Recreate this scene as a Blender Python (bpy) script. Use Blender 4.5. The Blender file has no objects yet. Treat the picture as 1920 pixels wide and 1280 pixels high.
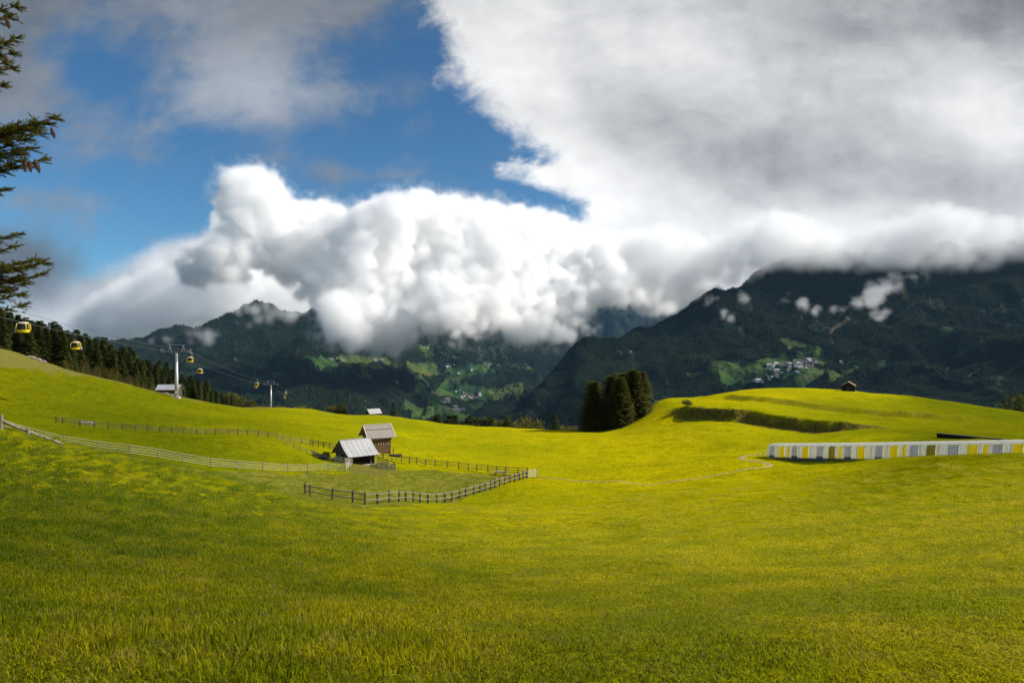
import bpy, math, random
import numpy as np
from mathutils import Vector, Matrix
R = math.radians
rng = np.random.default_rng(7)
random.seed(7)
sc = bpy.context.scene
COL = sc.collection
F = 1280.0          # focal length in pixels of the 1920 px wide frame (24 mm lens)

# ------------------------------------------------------------------ camera
cam = bpy.data.objects.new('camera', bpy.data.cameras.new('camera'))
COL.objects.link(cam); sc.camera = cam
cam.data.lens = 24; cam.data.sensor_width = 36
cam.data.clip_start = 0.1; cam.data.clip_end = 120000
cam.location = (0, 0, 0); cam.rotation_euler = (R(90), 0, 0)
sc.view_settings.view_transform = 'Standard'; sc.view_settings.look = 'None'
sc.view_settings.gamma = 1; sc.view_settings.exposure = 0.38
sc.cycles.max_bounces = 24; sc.cycles.volume_bounces = 24
sc.cycles.diffuse_bounces = 3; sc.cycles.transparent_max_bounces = 12
sc.cycles.use_denoising = True

# ------------------------------------------------------------------ sun
SUN_EL = 36.0
SUN = Vector((1.0, 0.06, 0)).normalized() * math.cos(R(SUN_EL)) + Vector((0, 0, math.sin(R(SUN_EL))))
sl = bpy.data.lights.new('sun', 'SUN'); sl.energy = 5.0; sl.angle = R(0.5); sl.color = (1.0, 0.955, 0.88)
so = bpy.data.objects.new('sun', sl); COL.objects.link(so)
so.rotation_euler = SUN.to_track_quat('Z', 'Y').to_euler()


# ------------------------------------------------------------------ node maths helper
class E:
    """a socket with arithmetic"""
    nt = None
    def __init__(s, k): s.k = k
    @staticmethod
    def m(op, *a, clamp=False):
        n = E.nt.nodes.new('ShaderNodeMath'); n.operation = op; n.use_clamp = clamp
        for i, v in enumerate(a):
            if isinstance(v, E): E.nt.links.new(v.k, n.inputs[i])
            else: n.inputs[i].default_value = float(v)
        return E(n.outputs[0])
    def __add__(a, b): return E.m('ADD', a, b)
    __radd__ = __add__
    def __sub__(a, b): return E.m('SUBTRACT', a, b)
    def __rsub__(a, b): return E.m('SUBTRACT', b, a)
    def __mul__(a, b): return E.m('MULTIPLY', a, b)
    __rmul__ = __mul__
    def __truediv__(a, b): return E.m('DIVIDE', a, b)
    def pw(a, b): return E.m('POWER', a, b)
    def clamp(a): return E.m('ADD', a, 0, clamp=True)
    def mx(a, b): return E.m('MAXIMUM', a, b)
    def mn(a, b): return E.m('MINIMUM', a, b)
def sstep(x, lo, hi):
    n = E.nt.nodes.new('ShaderNodeMapRange'); n.interpolation_type = 'SMOOTHSTEP'
    E.nt.links.new(x.k, n.inputs[0])
    n.inputs[1].default_value = lo; n.inputs[2].default_value = hi
    n.inputs[3].default_value = 0; n.inputs[4].default_value = 1
    return E(n.outputs[0])
def vec(x, y, z=0.0):
    n = E.nt.nodes.new('ShaderNodeCombineXYZ')
    for i, v in enumerate((x, y, z)):
        if isinstance(v, E): E.nt.links.new(v.k, n.inputs[i])
        else: n.inputs[i].default_value = v
    return E(n.outputs[0])
def noise(v, scale, detail=4, rough=.55, dist=0.0, typ=None):
    n = E.nt.nodes.new('ShaderNodeTexNoise')
    if v is not None: E.nt.links.new(v.k, n.inputs['Vector'])
    n.inputs['Scale'].default_value = scale; n.inputs['Detail'].default_value = detail
    n.inputs['Roughness'].default_value = rough; n.inputs['Distortion'].default_value = dist
    if typ: n.noise_type = typ
    return E(n.outputs[0])
def curve(x, pts, lo=0.0, hi=1.92):
    """value of y over x (x in lo..hi), y scaled to 0..1"""
    n = E.nt.nodes.new('ShaderNodeFloatCurve')
    c = n.mapping.curves[0]
    n.mapping.use_clip = False
    P = [((a - lo) / (hi - lo), b / 2.0) for a, b in pts]
    while len(c.points) < len(P): c.points.new(.5, .5)
    for p, q in zip(c.points, P): p.location = q; p.handle_type = 'AUTO_CLAMPED'
    n.mapping.update()
    t = E.m('DIVIDE', E.m('SUBTRACT', x, lo), hi - lo, clamp=True)
    E.nt.links.new(t.k, n.inputs[1])
    return E(n.outputs[0]) * 2.0
def gauss(px, py, cx, cy, rx, ry, rot=0.0):
    c, s = math.cos(R(rot)), math.sin(R(rot))
    dx, dy = px - cx, py - cy
    a = (dx * c + dy * s) * (1 / rx); b = (dy * c - dx * s) * (1 / ry)
    return E.m('EXPONENT', (a * a + b * b) * -1.0)
def mixc(f, a, b):
    n = E.nt.nodes.new('ShaderNodeMix'); n.data_type = 'RGBA'; n.clamp_factor = True
    if isinstance(f, E): E.nt.links.new(f.k, n.inputs[0])
    else: n.inputs[0].default_value = f
    for i, v in ((6, a), (7, b)):
        if isinstance(v, E): E.nt.links.new(v.k, n.inputs[i])
        else: n.inputs[i].default_value = (*v, 1)
    return E(n.outputs[2])
def mulc(a, b):
    n = E.nt.nodes.new('ShaderNodeMix'); n.data_type = 'RGBA'; n.blend_type = 'MULTIPLY'; n.inputs[0].default_value = 1
    for i, v in ((6, a), (7, b)):
        if isinstance(v, E): E.nt.links.new(v.k, n.inputs[i])
        else: n.inputs[i].default_value = (*v, 1)
    return E(n.outputs[2])
def attr(name, out='Fac'):
    n = E.nt.nodes.new('ShaderNodeAttribute'); n.attribute_name = name
    return E(n.outputs[out])

# ------------------------------------------------------------------ sky
world = bpy.data.worlds.new('World'); sc.world = world; world.use_nodes = True
def build_sky():
    nt = world.node_tree; E.nt = nt
    bg = nt.nodes['Background']
    sky = nt.nodes.new('ShaderNodeTexSky'); sky.sky_type = 'NISHITA'; sky.sun_disc = False
    sky.sun_elevation = R(SUN_EL); sky.sun_rotation = math.atan2(SUN.x, SUN.y)
    sky.air_density = 1.0; sky.dust_density = 0.35; sky.ozone_density = 2.5; sky.altitude = 1500
    blue = mulc(E(sky.outputs[0]), (0.36, 0.635, 0.76))
    tc = nt.nodes.new('ShaderNodeTexCoord'); sp = nt.nodes.new('ShaderNodeSeparateXYZ')
    nt.links.new(tc.outputs['Generated'], sp.inputs[0])
    x, y, z = E(sp.outputs[0]), E(sp.outputs[1]), E(sp.outputs[2])
    yy = y.mx(0.05)
    X = x / yy * 1.28 + 0.96            # the sky's own chart: horizontal / vertical tangents of the direction
    Y = 0.64 - z / yy * 1.28
    X = X.mx(-3.0).mn(5.0); Y = Y.mx(-4.0).mn(2.0)
    p = vec(X, Y)
    n1 = noise(vec(X * .9 + Y * .35, Y - X * .12), 3.4, 8, .60, .25) - 0.5
    n2 = noise(vec(X + 7.3 + Y * .3, Y * 1.2 + 1.7), 8.0, 8, .64, .3) - 0.5
    n3 = noise(vec(X * 0.55 + 3.1, Y * 1.6), 5.0, 7, .6, 0.4) - 0.5
    n4 = noise(vec(X * .8 + 11.0, Y), 1.7, 3, .5) - 0.5
    n6 = noise(vec(X + n1 * .35 + 4.4, Y + n3 * .35 + 2.0), 4.2, 9, .56) - .5
    wx = X + n1 * 0.17 + n2 * 0.07 + n6 * .10
    wy = Y + n3 * 0.10 + n2 * 0.04
    # the big grey-white mass on the right: its ragged left edge
    xa = curve(wy, [(-.3, .74), (0, .80), (.10, .82), (.19, .87), (.25, .955), (.285, .985), (.312, .925), (.345, .985), (.40, 1.115), (.425, 1.06), (.45, .90), (.6, .5)], -.3, .7)
    dA = wx - xa
    cA = sstep(dA + n2 * .22 + n6 * .16, -0.03, 0.075)
    # the bank over the valley
    yb = curve(wx, [(0, .52), (.15, .50), (.33, .475), (.38, .42), (.40, .36), (.44, .33), (.53, .35), (.56, .395), (.62, .395), (.7, .385), (.8, .375), (.9, .38), (1.0, .395), (1.05, .41), (1.1, .435), (1.92, .45)])
    dB = wy - yb
    cB = sstep(dB + n2 * .03, -0.012, 0.045)
    # veils at the top left
    veil = (gauss(X, Y, .26, .29, .16, .05, 15) * .35 + gauss(X, Y, .72, .12, .1, .1) * .3 + gauss(X, Y, .03, .08, .20, .16) * 1.15 + gauss(X, Y, .47, .15, .19, .12, 25) * .95 + gauss(X, Y, .62, -.02, .22, .08) * .8
            + gauss(X, Y, .28, -.02, .15, .07) * .45 + gauss(X, Y, .52, .30, .13, .018, 6) * .35 + gauss(X, Y, .66, .33, .12, .02) * .35
            + gauss(X, Y, .10, .20, .13, .06) * .35 + gauss(X, Y, .12, .375, .2, .035, 3) * .6 + gauss(X, Y, .2, .44, .2, .03, 4) * .5)
    veil = veil - gauss(X, Y, .155, .12, .06, .055, 40) * .75 - gauss(X, Y, .27, .23, .12, .07, 20) * .25
    cV = sstep(veil + n1 * 2.3 + n3 * 1.0 + n2 * 1.3, 0.05, 1.05) * .9
    # low grey cloud at the far left and whitish murk above the forest
    cD = sstep(gauss(X, Y, .04, .50, .17, .09) * 1.15 + n1 * 1.3 + n2 * .4, .28, 1.0) * .95
    cE = sstep(gauss(X, Y, .22, .60, .30, .095) * 1.3 + gauss(X, Y, .36, .50, .12, .07, -12) * 1.2 + n3 * 1.4 + n1 * .9 + n2 * .9, .28, 1.05)
    # brightness
    n5 = noise(vec(X * .85 + 2.2, Y * 1.15 + 5.0), 3.1, 7, .52) - .5
    n5b = noise(vec(X * .85 + 2.2 + .018, Y * 1.15 + 5.0 - .03), 3.1, 7, .52) - .5
    relief = (n5 - n5b) * .7
    lA = (0.50 + gauss(X, Y, .95, .15, .14, .2) * .16 + gauss(X, Y, 1.3, .10, .14, .08) * .12 + gauss(X, Y, 1.88, .22, .12, .08) * .24
          + gauss(X, Y, 1.02, .32, .16, .08) * .22 + gauss(X, Y, 1.0, .5, .5, .13) * .22 + gauss(X, Y, 1.55, .44, .25, .03) * .12
          - gauss(X, Y, 1.60, .02, .28, .09) * .20 - gauss(X, Y, 1.28, .27, .22, .07, 8) * .14 - gauss(wx, wy, 1.75, .32, .3, .07) * .14
          - gauss(X, Y, 1.95, .01, .13, .10) * .22 - gauss(X, Y, 1.9, .49, .3, .03) * .2 - gauss(X, Y, 1.50, .36, .2, .07) * .05
          + gauss(wx, wy, 1.45, .41, .55, .07) * .10 + n4 * .16 + n5 * .16 + n6 * .42 + n2 * .12 + relief)
    lA = lA.mx(.12)
    lV = 0.22 + n6 * .22 + n2 * .10 + gauss(X, Y, .47, .17, .16, .1) * .16 - gauss(X, Y, .0, .05, .2, .2) * .05 + n5 * .2
    lD = 0.12 + n5 * .12
    lE = 0.40 + n5 * .45 + n2 * .25 + gauss(X, Y, .2, .62, .2, .03) * .18 + gauss(X, Y, .38, .5, .12, .08) * .22 + relief * .6
    grey = mixc((lA - .15) * 2.0, (0.93, 0.97, 1.04), (1.0, 1.0, 1.0))
    def lum(l, c=None):
        v = vec(l, l, l)
        return mulc(v, c if c is not None else (1, 1, 1))
    k = 10.0                            # the background runs at strength 0.1
    c = blue
    c = mixc(cV, c, lum(lV * k, (.90, .97, 1.06)))
    c = mixc(cE, c, lum(lE * k, (.96, .99, 1.02)))
    c = mixc(cD, c, lum(lD * k, (.92, .98, 1.06)))
    c = mixc(cB * sstep(wx, .30, .44), c, lum((lA * 1.05) * k, (1, 1, 1)))
    c = mixc(cA, c, lum(lA * k, grey))
    nt.links.new(c.k, bg.inputs[0]); bg.inputs[1].default_value = 0.1
build_sky()


# ================================================================== building helpers
MATS = {}
def new_mat(name):
    m = bpy.data.materials.new(name); m.use_nodes = True
    E.nt = m.node_tree
    return m, m.node_tree.nodes['Principled BSDF']
def setc(b, c, rough=.8, spec=.3):
    if isinstance(c, E): E.nt.links.new(c.k, b.inputs['Base Color'])
    else: b.inputs['Base Color'].default_value = (*c, 1)
    b.inputs['Roughness'].default_value = rough
    b.inputs['Specular IOR Level'].default_value = spec
def bump(b, h, strength=.5, dist=.05):
    n = E.nt.nodes.new('ShaderNodeBump'); n.inputs['Strength'].default_value = strength; n.inputs['Distance'].default_value = dist
    E.nt.links.new(h.k, n.inputs['Height']); E.nt.links.new(n.outputs[0], b.inputs['Normal'])
def objco(sx=1, sy=1, sz=1, world_=False):
    if world_:
        g = E.nt.nodes.new('ShaderNodeNewGeometry').outputs['Position']
    else:
        g = E.nt.nodes.new('ShaderNodeTexCoord').outputs['Object']
    n = E.nt.nodes.new('ShaderNodeMapping'); n.inputs['Scale'].default_value = (sx, sy, sz)
    E.nt.links.new(g, n.inputs[0]); return E(n.outputs[0])
def simple(name, c, c2=None, scale=3.0, stretch=(1, 1, 1), rough=.8, metal=0, bs=.3, spec=.3, bd=.02):
    if name in MATS: return MATS[name]
    m, b = new_mat(name)
    c2 = c2 or tuple(v * .65 for v in c)
    v = objco(*stretch)
    n = noise(v, scale, 5, .6)
    setc(b, mixc(sstep(n, .35, .68), c, c2), rough, spec)
    b.inputs['Metallic'].default_value = metal
    if bs: bump(b, noise(v, scale * 2.5, 4, .6), bs, bd)
    MATS[name] = m
    return m

class MB:
    """collects faces, links them as ONE mesh object"""
    def __init__(s): s.v = []; s.f = []; s.m = []; s.cm = 0
    def add(s, vs, fs):
        o = len(s.v); s.v += [tuple(q) for q in vs]; s.f += [tuple(i + o for i in q) for q in fs]; s.m += [s.cm] * len(fs); return s
    def box(s, c, d, rz=0.0, M=None):
        hx, hy, hz = d[0] / 2, d[1] / 2, d[2] / 2
        vs = [Vector((x, y, z)) for x in (-hx, hx) for y in (-hy, hy) for z in (-hz, hz)]
        m = Matrix.Translation(c) @ (M if M is not None else Matrix.Rotation(rz, 4, 'Z'))
        return s.add([m @ q for q in vs], [(0, 1, 3, 2), (4, 6, 7, 5), (0, 4, 5, 1), (2, 3, 7, 6), (0, 2, 6, 4), (1, 5, 7, 3)])
    def bar(s, a, b, w, h=None, n=None):
        """a bar from a to b; n sides -> round"""
        a, b = Vector(a), Vector(b); d = b - a
        if d.length < 1e-6: return s
        up = Vector((0, 0, 1)) if abs(d.normalized().z) < .95 else Vector((0, 1, 0))
        sx = d.cross(up).normalized(); sy = sx.cross(d).normalized()
        if n:
            r2 = h if h is not None else w
            vs = []
            for q, r in ((a, w), (b, r2)):
                for i in range(n):
                    t = 2 * math.pi * i / n; vs.append(q + sx * (math.cos(t) * r) + sy * (math.sin(t) * r))
            fs = [(i, (i + 1) % n, n + (i + 1) % n, n + i) for i in range(n)] + [tuple(range(n))[::-1], tuple(range(n, 2 * n))]
            return s.add(vs, fs)
        h = h or w; sx *= w / 2; sy *= h / 2
        vs = [q + i * sx + j * sy for q in (a, b) for i, j in ((-1, -1), (1, -1), (1, 1), (-1, 1))]
        return s.add(vs, [(0, 1, 5, 4), (1, 2, 6, 5), (2, 3, 7, 6), (3, 0, 4, 7), (3, 2, 1, 0), (4, 5, 6, 7)])
    def tube(s, pts, r, n=6):
        pts = [Vector(p) for p in pts]; vs = []
        rr = r if hasattr(r, '__len__') else [r] * len(pts)
        for i, p in enumerate(pts):
            d = (pts[min(i + 1, len(pts) - 1)] - pts[max(i - 1, 0)]).normalized()
            up = Vector((0, 0, 1)) if abs(d.z) < .9 else Vector((0, 1, 0))
            sx = d.cross(up).normalized(); sy = sx.cross(d)
            for k in range(n):
                t = 2 * math.pi * k / n; vs.append(p + sx * math.cos(t) * rr[i] + sy * math.sin(t) * rr[i])
        fs = [(i * n + k, i * n + (k + 1) % n, (i + 1) * n + (k + 1) % n, (i + 1) * n + k) for i in range(len(pts) - 1) for k in range(n)]
        fs += [tuple(range(n))[::-1], tuple(range((len(pts) - 1) * n, len(pts) * n))]
        return s.add(vs, fs)
    def prism(s, poly, a, b):
        """polygon poly of 3D points extruded by the vector b-a"""
        d = Vector(b) - Vector(a); n = len(poly)
        vs = [Vector(p) for p in poly] + [Vector(p) + d for p in poly]
        return s.add(vs, [tuple(range(n))[::-1], tuple(range(n, 2 * n))] + [(i, (i + 1) % n, n + (i + 1) % n, n + i) for i in range(n)])
    def build(s, name, mats, parent=None, smooth=False, loc=None):
        me = bpy.data.meshes.new(name); me.from_pydata(s.v, [], s.f)
        for m in (mats if isinstance(mats, (list, tuple)) else [mats]): me.materials.append(m)
        me.polygons.foreach_set('material_index', s.m)
        if smooth: me.polygons.foreach_set('use_smooth', [True] * len(s.f))
        me.update()
        o = bpy.data.objects.new(name, me); COL.objects.link(o)
        if parent: o.parent = parent
        if loc is not None: o.location = loc
        return o
def np_mesh(name, V, Fc, mats, parent=None, smooth=False, attrs=None, link=True):
    """mesh from numpy arrays; Fc is (n,3) or (n,4)"""
    me = bpy.data.meshes.new(name)
    V = np.asarray(V, dtype=np.float32); Fc = np.asarray(Fc, dtype=np.int32)
    k = Fc.shape[1]
    me.vertices.add(len(V)); me.vertices.foreach_set('co', V.ravel())
    me.loops.add(Fc.size); me.loops.foreach_set('vertex_index', Fc.ravel())
    me.polygons.add(len(Fc)); me.polygons.foreach_set('loop_start', np.arange(0, Fc.size, k, dtype=np.int32))
    if smooth: me.polygons.foreach_set('use_smooth', np.ones(len(Fc), dtype=bool))
    for a, val in (attrs or {}).items():
        at = me.attributes.new(a, 'FLOAT', 'POINT'); at.data.foreach_set('value', np.asarray(val, dtype=np.float32).ravel())
    me.update(calc_edges=True)
    for m in (mats if isinstance(mats, (list, tuple)) else [mats]): me.materials.append(m)
    o = bpy.data.objects.new(name, me)
    if link: COL.objects.link(o)
    if parent: o.parent = parent
    return o
def tag(o, label=None, cat=None, group=None, kind=None):
    if label: o['label'] = label
    if cat: o['category'] = cat
    if group: o['group'] = group
    if kind: o['kind'] = kind
    return o
def empty(name, loc=(0, 0, 0), rz=0.0):
    o = bpy.data.objects.new(name, None); COL.objects.link(o)
    o.location = loc; o.rotation_euler = (0, 0, rz); o.empty_display_size = .3
    return o
def copy_tree(o, parent=None):
    c = o.copy(); COL.objects.link(c)
    if parent: c.parent = parent
    for ch in o.children: copy_tree(ch, c)
    return c

# numpy value noise -------------------------------------------------
_perm = np.random.default_rng(3).permutation(1024)
_gr = np.random.default_rng(4).uniform(-1, 1, 1024)
def vnoise(x, y):
    xi = np.floor(x).astype(int); yi = np.floor(y).astype(int); fx = x - xi; fy = y - yi
    u = fx * fx * fx * (fx * (fx * 6 - 15) + 10); v = fy * fy * fy * (fy * (fy * 6 - 15) + 10)
    def h(a, b): return _gr[_perm[(_perm[a & 1023] + b) & 1023]]
    return (h(xi, yi) * (1 - u) + h(xi + 1, yi) * u) * (1 - v) + (h(xi, yi + 1) * (1 - u) + h(xi + 1, yi + 1) * u) * v
def fbm(x, y, o=5, g=.5):
    s = 0; a = 1.0
    for i in range(o):
        s = s + a * vnoise(x * 2 ** i + 17.3 * i, y * 2 ** i + 9.1 * i); a *= g
    return s
def ridged(x, y, o=5, g=.5):
    s = 0; a = 1.0
    for i in range(o):
        s = s + a * (1 - 2 * np.abs(vnoise(x * 2 ** i + 5.3 * i, y * 2 ** i + 3.7 * i))); a *= g
    return s
def smst(x, a, b):
    t = np.clip((x - a) / (b - a), 0, 1); return t * t * (3 - 2 * t)
def inpoly(x, y, poly):
    r = np.zeros(np.shape(x), bool); n = len(poly)
    for i in range(n):
        x1, y1 = poly[i]; x2, y2 = poly[(i + 1) % n]
        c = ((y1 > y) != (y2 > y)) & (x < (x2 - x1) * (y - y1) / (y2 - y1 + 1e-9) + x1)
        r ^= c
    return r
def polydist(x, y, pts):
    """distance to a polyline and signed side"""
    best = np.full(np.shape(x), 1e9); side = np.zeros(np.shape(x)); tt = np.zeros(np.shape(x))
    for i in range(len(pts) - 1):
        ax, ay = pts[i]; bx, by = pts[i + 1]; dx, dy = bx - ax, by - ay; L2 = dx * dx + dy * dy
        t = np.clip(((x - ax) * dx + (y - ay) * dy) / L2, 0, 1)
        d = np.hypot(x - ax - t * dx, y - ay - t * dy)
        s = np.sign(dx * (y - ay) - dy * (x - ax))
        k = d < best
        best = np.where(k, d, best); side = np.where(k, s, side); tt = np.where(k, i + t, tt)
    return best, side, tt / (len(pts) - 1)

# ================================================================== near terrain
def PX(px, Y): return (px - 960) / F * Y
def PZ(py, Y): return (640 - py) / F * Y
CP = []
def cps(px, lst):
    for py, Y in lst: CP.append((PX(px, Y), Y, PZ(py, Y)))
cps(-700, [(960, 14), (800, 30), (690, 60), (660, 100), (590, 150), (560, 200), (560, 260), (560, 380), (620, 600), (900, 1000)])
cps(-300, [(1080, 10), (930, 20), (830, 35), (770, 52), (760, 85), (700, 130), (628, 170), (592, 200), (600, 260), (620, 350), (680, 600), (950, 1000)])
cps(0, [(1290, 4), (1112, 10), (980, 20), (872, 35), (804, 51), (812, 66), (799, 85), (768, 130), (700, 170), (656, 192), (662, 215), (680, 260), (720, 360), (850, 600), (1050, 1000)])
cps(120, [(1290, 4), (1118, 10), (1000, 20), (893, 38), (834, 54), (836, 84), (790, 130), (735, 170), (693, 200), (694, 222), (706, 270), (750, 360), (870, 600), (1060, 1000)])
cps(250, [(1290, 4), (1122, 10), (1022, 20), (915, 40), (862, 56), (853, 86), (803, 134), (755, 175), (724, 215), (728, 245), (748, 330), (790, 450), (1000, 900)])
cps(380, [(1290, 4.2), (1130, 10), (1035, 20), (938, 40), (890, 57), (890, 72), (873, 93), (814, 136), (770, 190), (752, 250), (757, 300), (775, 400), (830, 560), (1010, 1000)])
cps(508, [(1290, 4.3), (1138, 10), (1047, 20), (957, 40), (921, 58), (918, 72), (881, 103), (822, 140), (790, 195), (771, 300), (763.5, 420), (775, 520), (850, 700), (1020, 1100)])
cps(600, [(1290, 4.4), (1142, 10), (1055, 20), (968, 42), (943, 61), (938, 76), (883, 110), (834, 146), (800, 205), (779, 300), (772, 380), (795, 450), (880, 600), (1020, 1000)])
cps(700, [(1280, 4.7), (1148, 10), (1062, 20), (985, 42), (958, 60), (948, 70), (918, 88), (878, 122), (849, 146), (812, 200), (779, 320), (800, 380), (900, 520), (1040, 1000)])
cps(830, [(1280, 5), (1155, 10), (1070, 20), (1000, 40), (959, 62), (943, 83), (905, 105), (878, 129), (850, 160), (820, 210), (793, 290), (815, 340), (900, 460), (1050, 1000)])
cps(960, [(1280, 5), (1160, 10), (1078, 20), (1007, 40), (960, 60), (906, 98), (887, 118), (855, 155), (825, 200), (804, 255), (830, 300), (920, 430), (1060, 1000)])
cps(1060, [(1280, 5), (1160, 10), (1076, 20), (1005, 40), (957, 60), (897, 104), (860, 150), (826, 195), (807, 240), (836, 290), (930, 420), (1070, 1000)])
cps(1170, [(1280, 5), (1160, 10), (1074, 20), (1000, 40), (948, 60), (902, 98), (858, 145), (825, 185), (799, 232), (820, 270), (920, 400), (1070, 1000)])
cps(1225, [(1280, 5), (1066, 20), (990, 40), (905, 95), (850, 150), (812, 190), (775, 228), (758, 262), (790, 310), (900, 430)])
cps(1300, [(1280, 5), (1156, 10), (1068, 20), (988, 40), (935, 60), (898, 90), (850, 145), (812, 175), (775, 205), (748, 255), (775, 310), (900, 430), (1070, 1000)])
cps(1400, [(1280, 5), (1152, 10), (1063, 20), (980, 40), (928, 60), (882, 93), (850, 120), (822, 155), (776, 190), (731, 258), (750, 310), (890, 430), (1070, 1000)])
cps(1500, [(1280, 5), (1148, 10), (1058, 20), (972, 40), (918, 62), (878, 90), (858, 111), (834, 134), (812, 155), (770, 195), (727, 262), (745, 310), (880, 430)])
cps(1600, [(1280, 5), (1145, 10), (1050, 20), (958, 40), (905, 60), (868, 84), (856, 99), (836, 118), (812, 142), (775, 190), (731, 262), (752, 310), (880, 430)])
cps(1700, [(1280, 5), (1140, 10), (1040, 20), (944, 40), (893, 58), (861, 78), (852, 92), (835, 108), (812, 135), (782, 185), (742, 255), (762, 300), (890, 430)])
cps(1800, [(1280, 5), (1136, 10), (1028, 20), (930, 40), (881, 56), (856, 71), (855, 84), (836, 104), (813, 130), (790, 180), (757, 250), (778, 300), (900, 430)])
cps(1910, [(1280, 5), (1130, 10), (1015, 20), (916, 40), (872, 54), (851, 65), (862, 76), (842, 96), (818, 124), (797, 170), (774, 240), (800, 300), (920, 430)])
cps(2200, [(1110, 10), (990, 20), (890, 40), (838, 60), (835, 80), (825, 110), (820, 160), (815, 230), (860, 330), (980, 600)])
cps(2700, [(1080, 10), (930, 22), (840, 45), (800, 80), (800, 150), (840, 240), (950, 500)])
for X in (-40, -22, -10, 0, 10, 22, 40): CP.append((X, -26, 3.6 - X * .05)); CP.append((X, -10, .55 - X * .06)); CP.append((X * .6, 0, -1.72 - X * .03))
CP = np.array(CP)
C0 = 42.0
def ab(X, Y): return X / (Y + C0), np.log(Y + C0) * .55
ca, cb = ab(CP[:, 0], CP[:, 1]); cw = CP[:, 2] / (CP[:, 1] + C0)
def tk(d2): return .5 * d2 * np.log(d2 + 1e-12)
_n = len(CP)
_A = np.zeros((_n + 3, _n + 3))
_A[:_n, :_n] = tk((ca[:, None] - ca[None]) ** 2 + (cb[:, None] - cb[None]) ** 2) + np.eye(_n) * 2e-5
_A[:_n, _n:] = np.c_[np.ones(_n), ca, cb]; _A[_n:, :_n] = _A[:_n, _n:].T
_w = np.linalg.solve(_A, np.r_[cw, 0, 0, 0])
def line(pts): return [(PX(p, Y), Y) for p, Y in pts]
SCARP = line([(1255, 226), (1290, 210), (1340, 196), (1400, 186), (1470, 174), (1540, 163), (1600, 157), (1700, 150)])
TERR = line([(1345, 246), (1385, 232), (1450, 216), (1540, 204), (1640, 196), (1760, 190), (1880, 182)])
def H(X, Y, fine=True):
    X = np.asarray(X, float); Y = np.asarray(Y, float); sh = np.broadcast(X, Y).shape
    X = np.broadcast_to(X, sh).ravel(); Y = np.broadcast_to(Y, sh).ravel()
    out = np.empty(len(X))
    for i in range(0, len(X), 20000):
        a, b = ab(X[i:i + 20000], Y[i:i + 20000])
        k = tk((a[:, None] - ca[None]) ** 2 + (b[:, None] - cb[None]) ** 2)
        out[i:i + 20000] = (k @ _w[:_n] + _w[_n] + _w[_n + 1] * a + _w[_n + 2] * b) * (Y[i:i + 20000] + C0)
    D = np.maximum(Y, 0)
    out += fbm(X / 26, Y / 26, 4) * np.clip(D / 200, 0.05, .5) + fbm(X / 5.0, Y / 5.0, 3) * np.clip(D / 900, .04, .12)
    d, s, t = polydist(X, Y, SCARP)
    w = smst(t, 0.0, .16) * (1 - smst(t, .72, 1.0))
    sd = d * s + fbm(X / 6, Y / 6, 3) * 1.4
    out += w * (1.3 * smst(sd, -1.8, 1.2) - 1.5 * (1 - smst(sd, -1.8, 1.2)) ) * np.exp(-(d / 17) ** 2)
    d, s, t = polydist(X, Y, TERR)
    w = smst(t, 0.0, .12) * (1 - smst(t, .8, 1.0))
    sd = d * s + fbm(X / 9 + 3, Y / 9, 3) * 1.0
    out += w * (.75 * smst(sd, -2, 2) - .75 * (1 - smst(sd, -2, 2))) * np.exp(-(d / 12) ** 2)
    return out.reshape(sh)
def Hs(X, Y): return float(H(np.array([X]), np.array([Y]))[0])
def G(px, Y, dz=0.0):
    """ground point seen in column px at distance Y"""
    X = PX(px, Y); return Vector((X, Y, Hs(X, Y) + dz))

NA, NB = 860, 900
aa = np.linspace(-1.35, 1.25, NA); bb = np.linspace(math.log(-29 + C0), math.log(1150 + C0), NB)
A2, B2 = np.meshgrid(aa, np.exp(bb))
GX, GY = A2 * B2, B2 - C0
GZ = H(GX, GY)
Yp = np.maximum(GY, .5)
gpx = 960 + F * GX / Yp; gpy = 640 - F * GZ / Yp
front = GY > 2
soft = fbm(GX / 4, GY / 4, 4)
def region(poly, y0, y1, feather=6):
    jx = gpx + soft * feather; jy = gpy + fbm(GX / 3 + 9, GY / 3, 3) * feather * .5
    return (inpoly(jx, jy, poly) & (GY > y0) & (GY < y1)).astype(float)
rough = region([(90, 828), (250, 866), (400, 884), (560, 888), (652, 888), (745, 880), (850, 884), (985, 893), (880, 930), (840, 945), (730, 945), (660, 964), (580, 950), (400, 905), (200, 862)], 57, 135, 9)
dry = np.zeros_like(rough)
dry = np.maximum(dry, region([(-400, 560), (0, 645), (60, 668), (130, 688), (175, 700), (140, 706), (60, 692), (0, 690), (-400, 640)], 140, 260, 8))
dry = np.maximum(dry, region([(655, 868), (715, 868), (746, 880), (705, 890), (650, 885)], 108, 130, 4))
crest_l = line([(160, 206), (250, 217), (330, 232), (400, 262), (440, 320), (508, 425), (600, 385), (700, 322), (760, 305), (860, 285)])
d, s, t = polydist(GX, GY, crest_l)
dry = np.maximum(dry, smst(s * d + soft * 3.0 + 6.0, -3.0, 3.0) * (1 - smst(t, .9, 1)) * (GY > 180) * (d < 120))
d, s, t = polydist(GX, GY, SCARP)
scarp = smst(t, .0, .1) * (1 - smst(t, .9, 1.0)) * smst(s * d + soft * .8, -4.2, -2.0) * (1 - smst(s * d + soft, .0, 1.6))
d, s, t = polydist(GX, GY, TERR)
terr = smst(t, .02, .2) * (1 - smst(t, .8, 1.0)) * (1 - smst(d + soft * 1.2, .6, 2.2)) * .38
beyond = smst(GY, 330, 520) * smst(gpy, 770, 800) + smst(GY, 430, 520)
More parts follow.
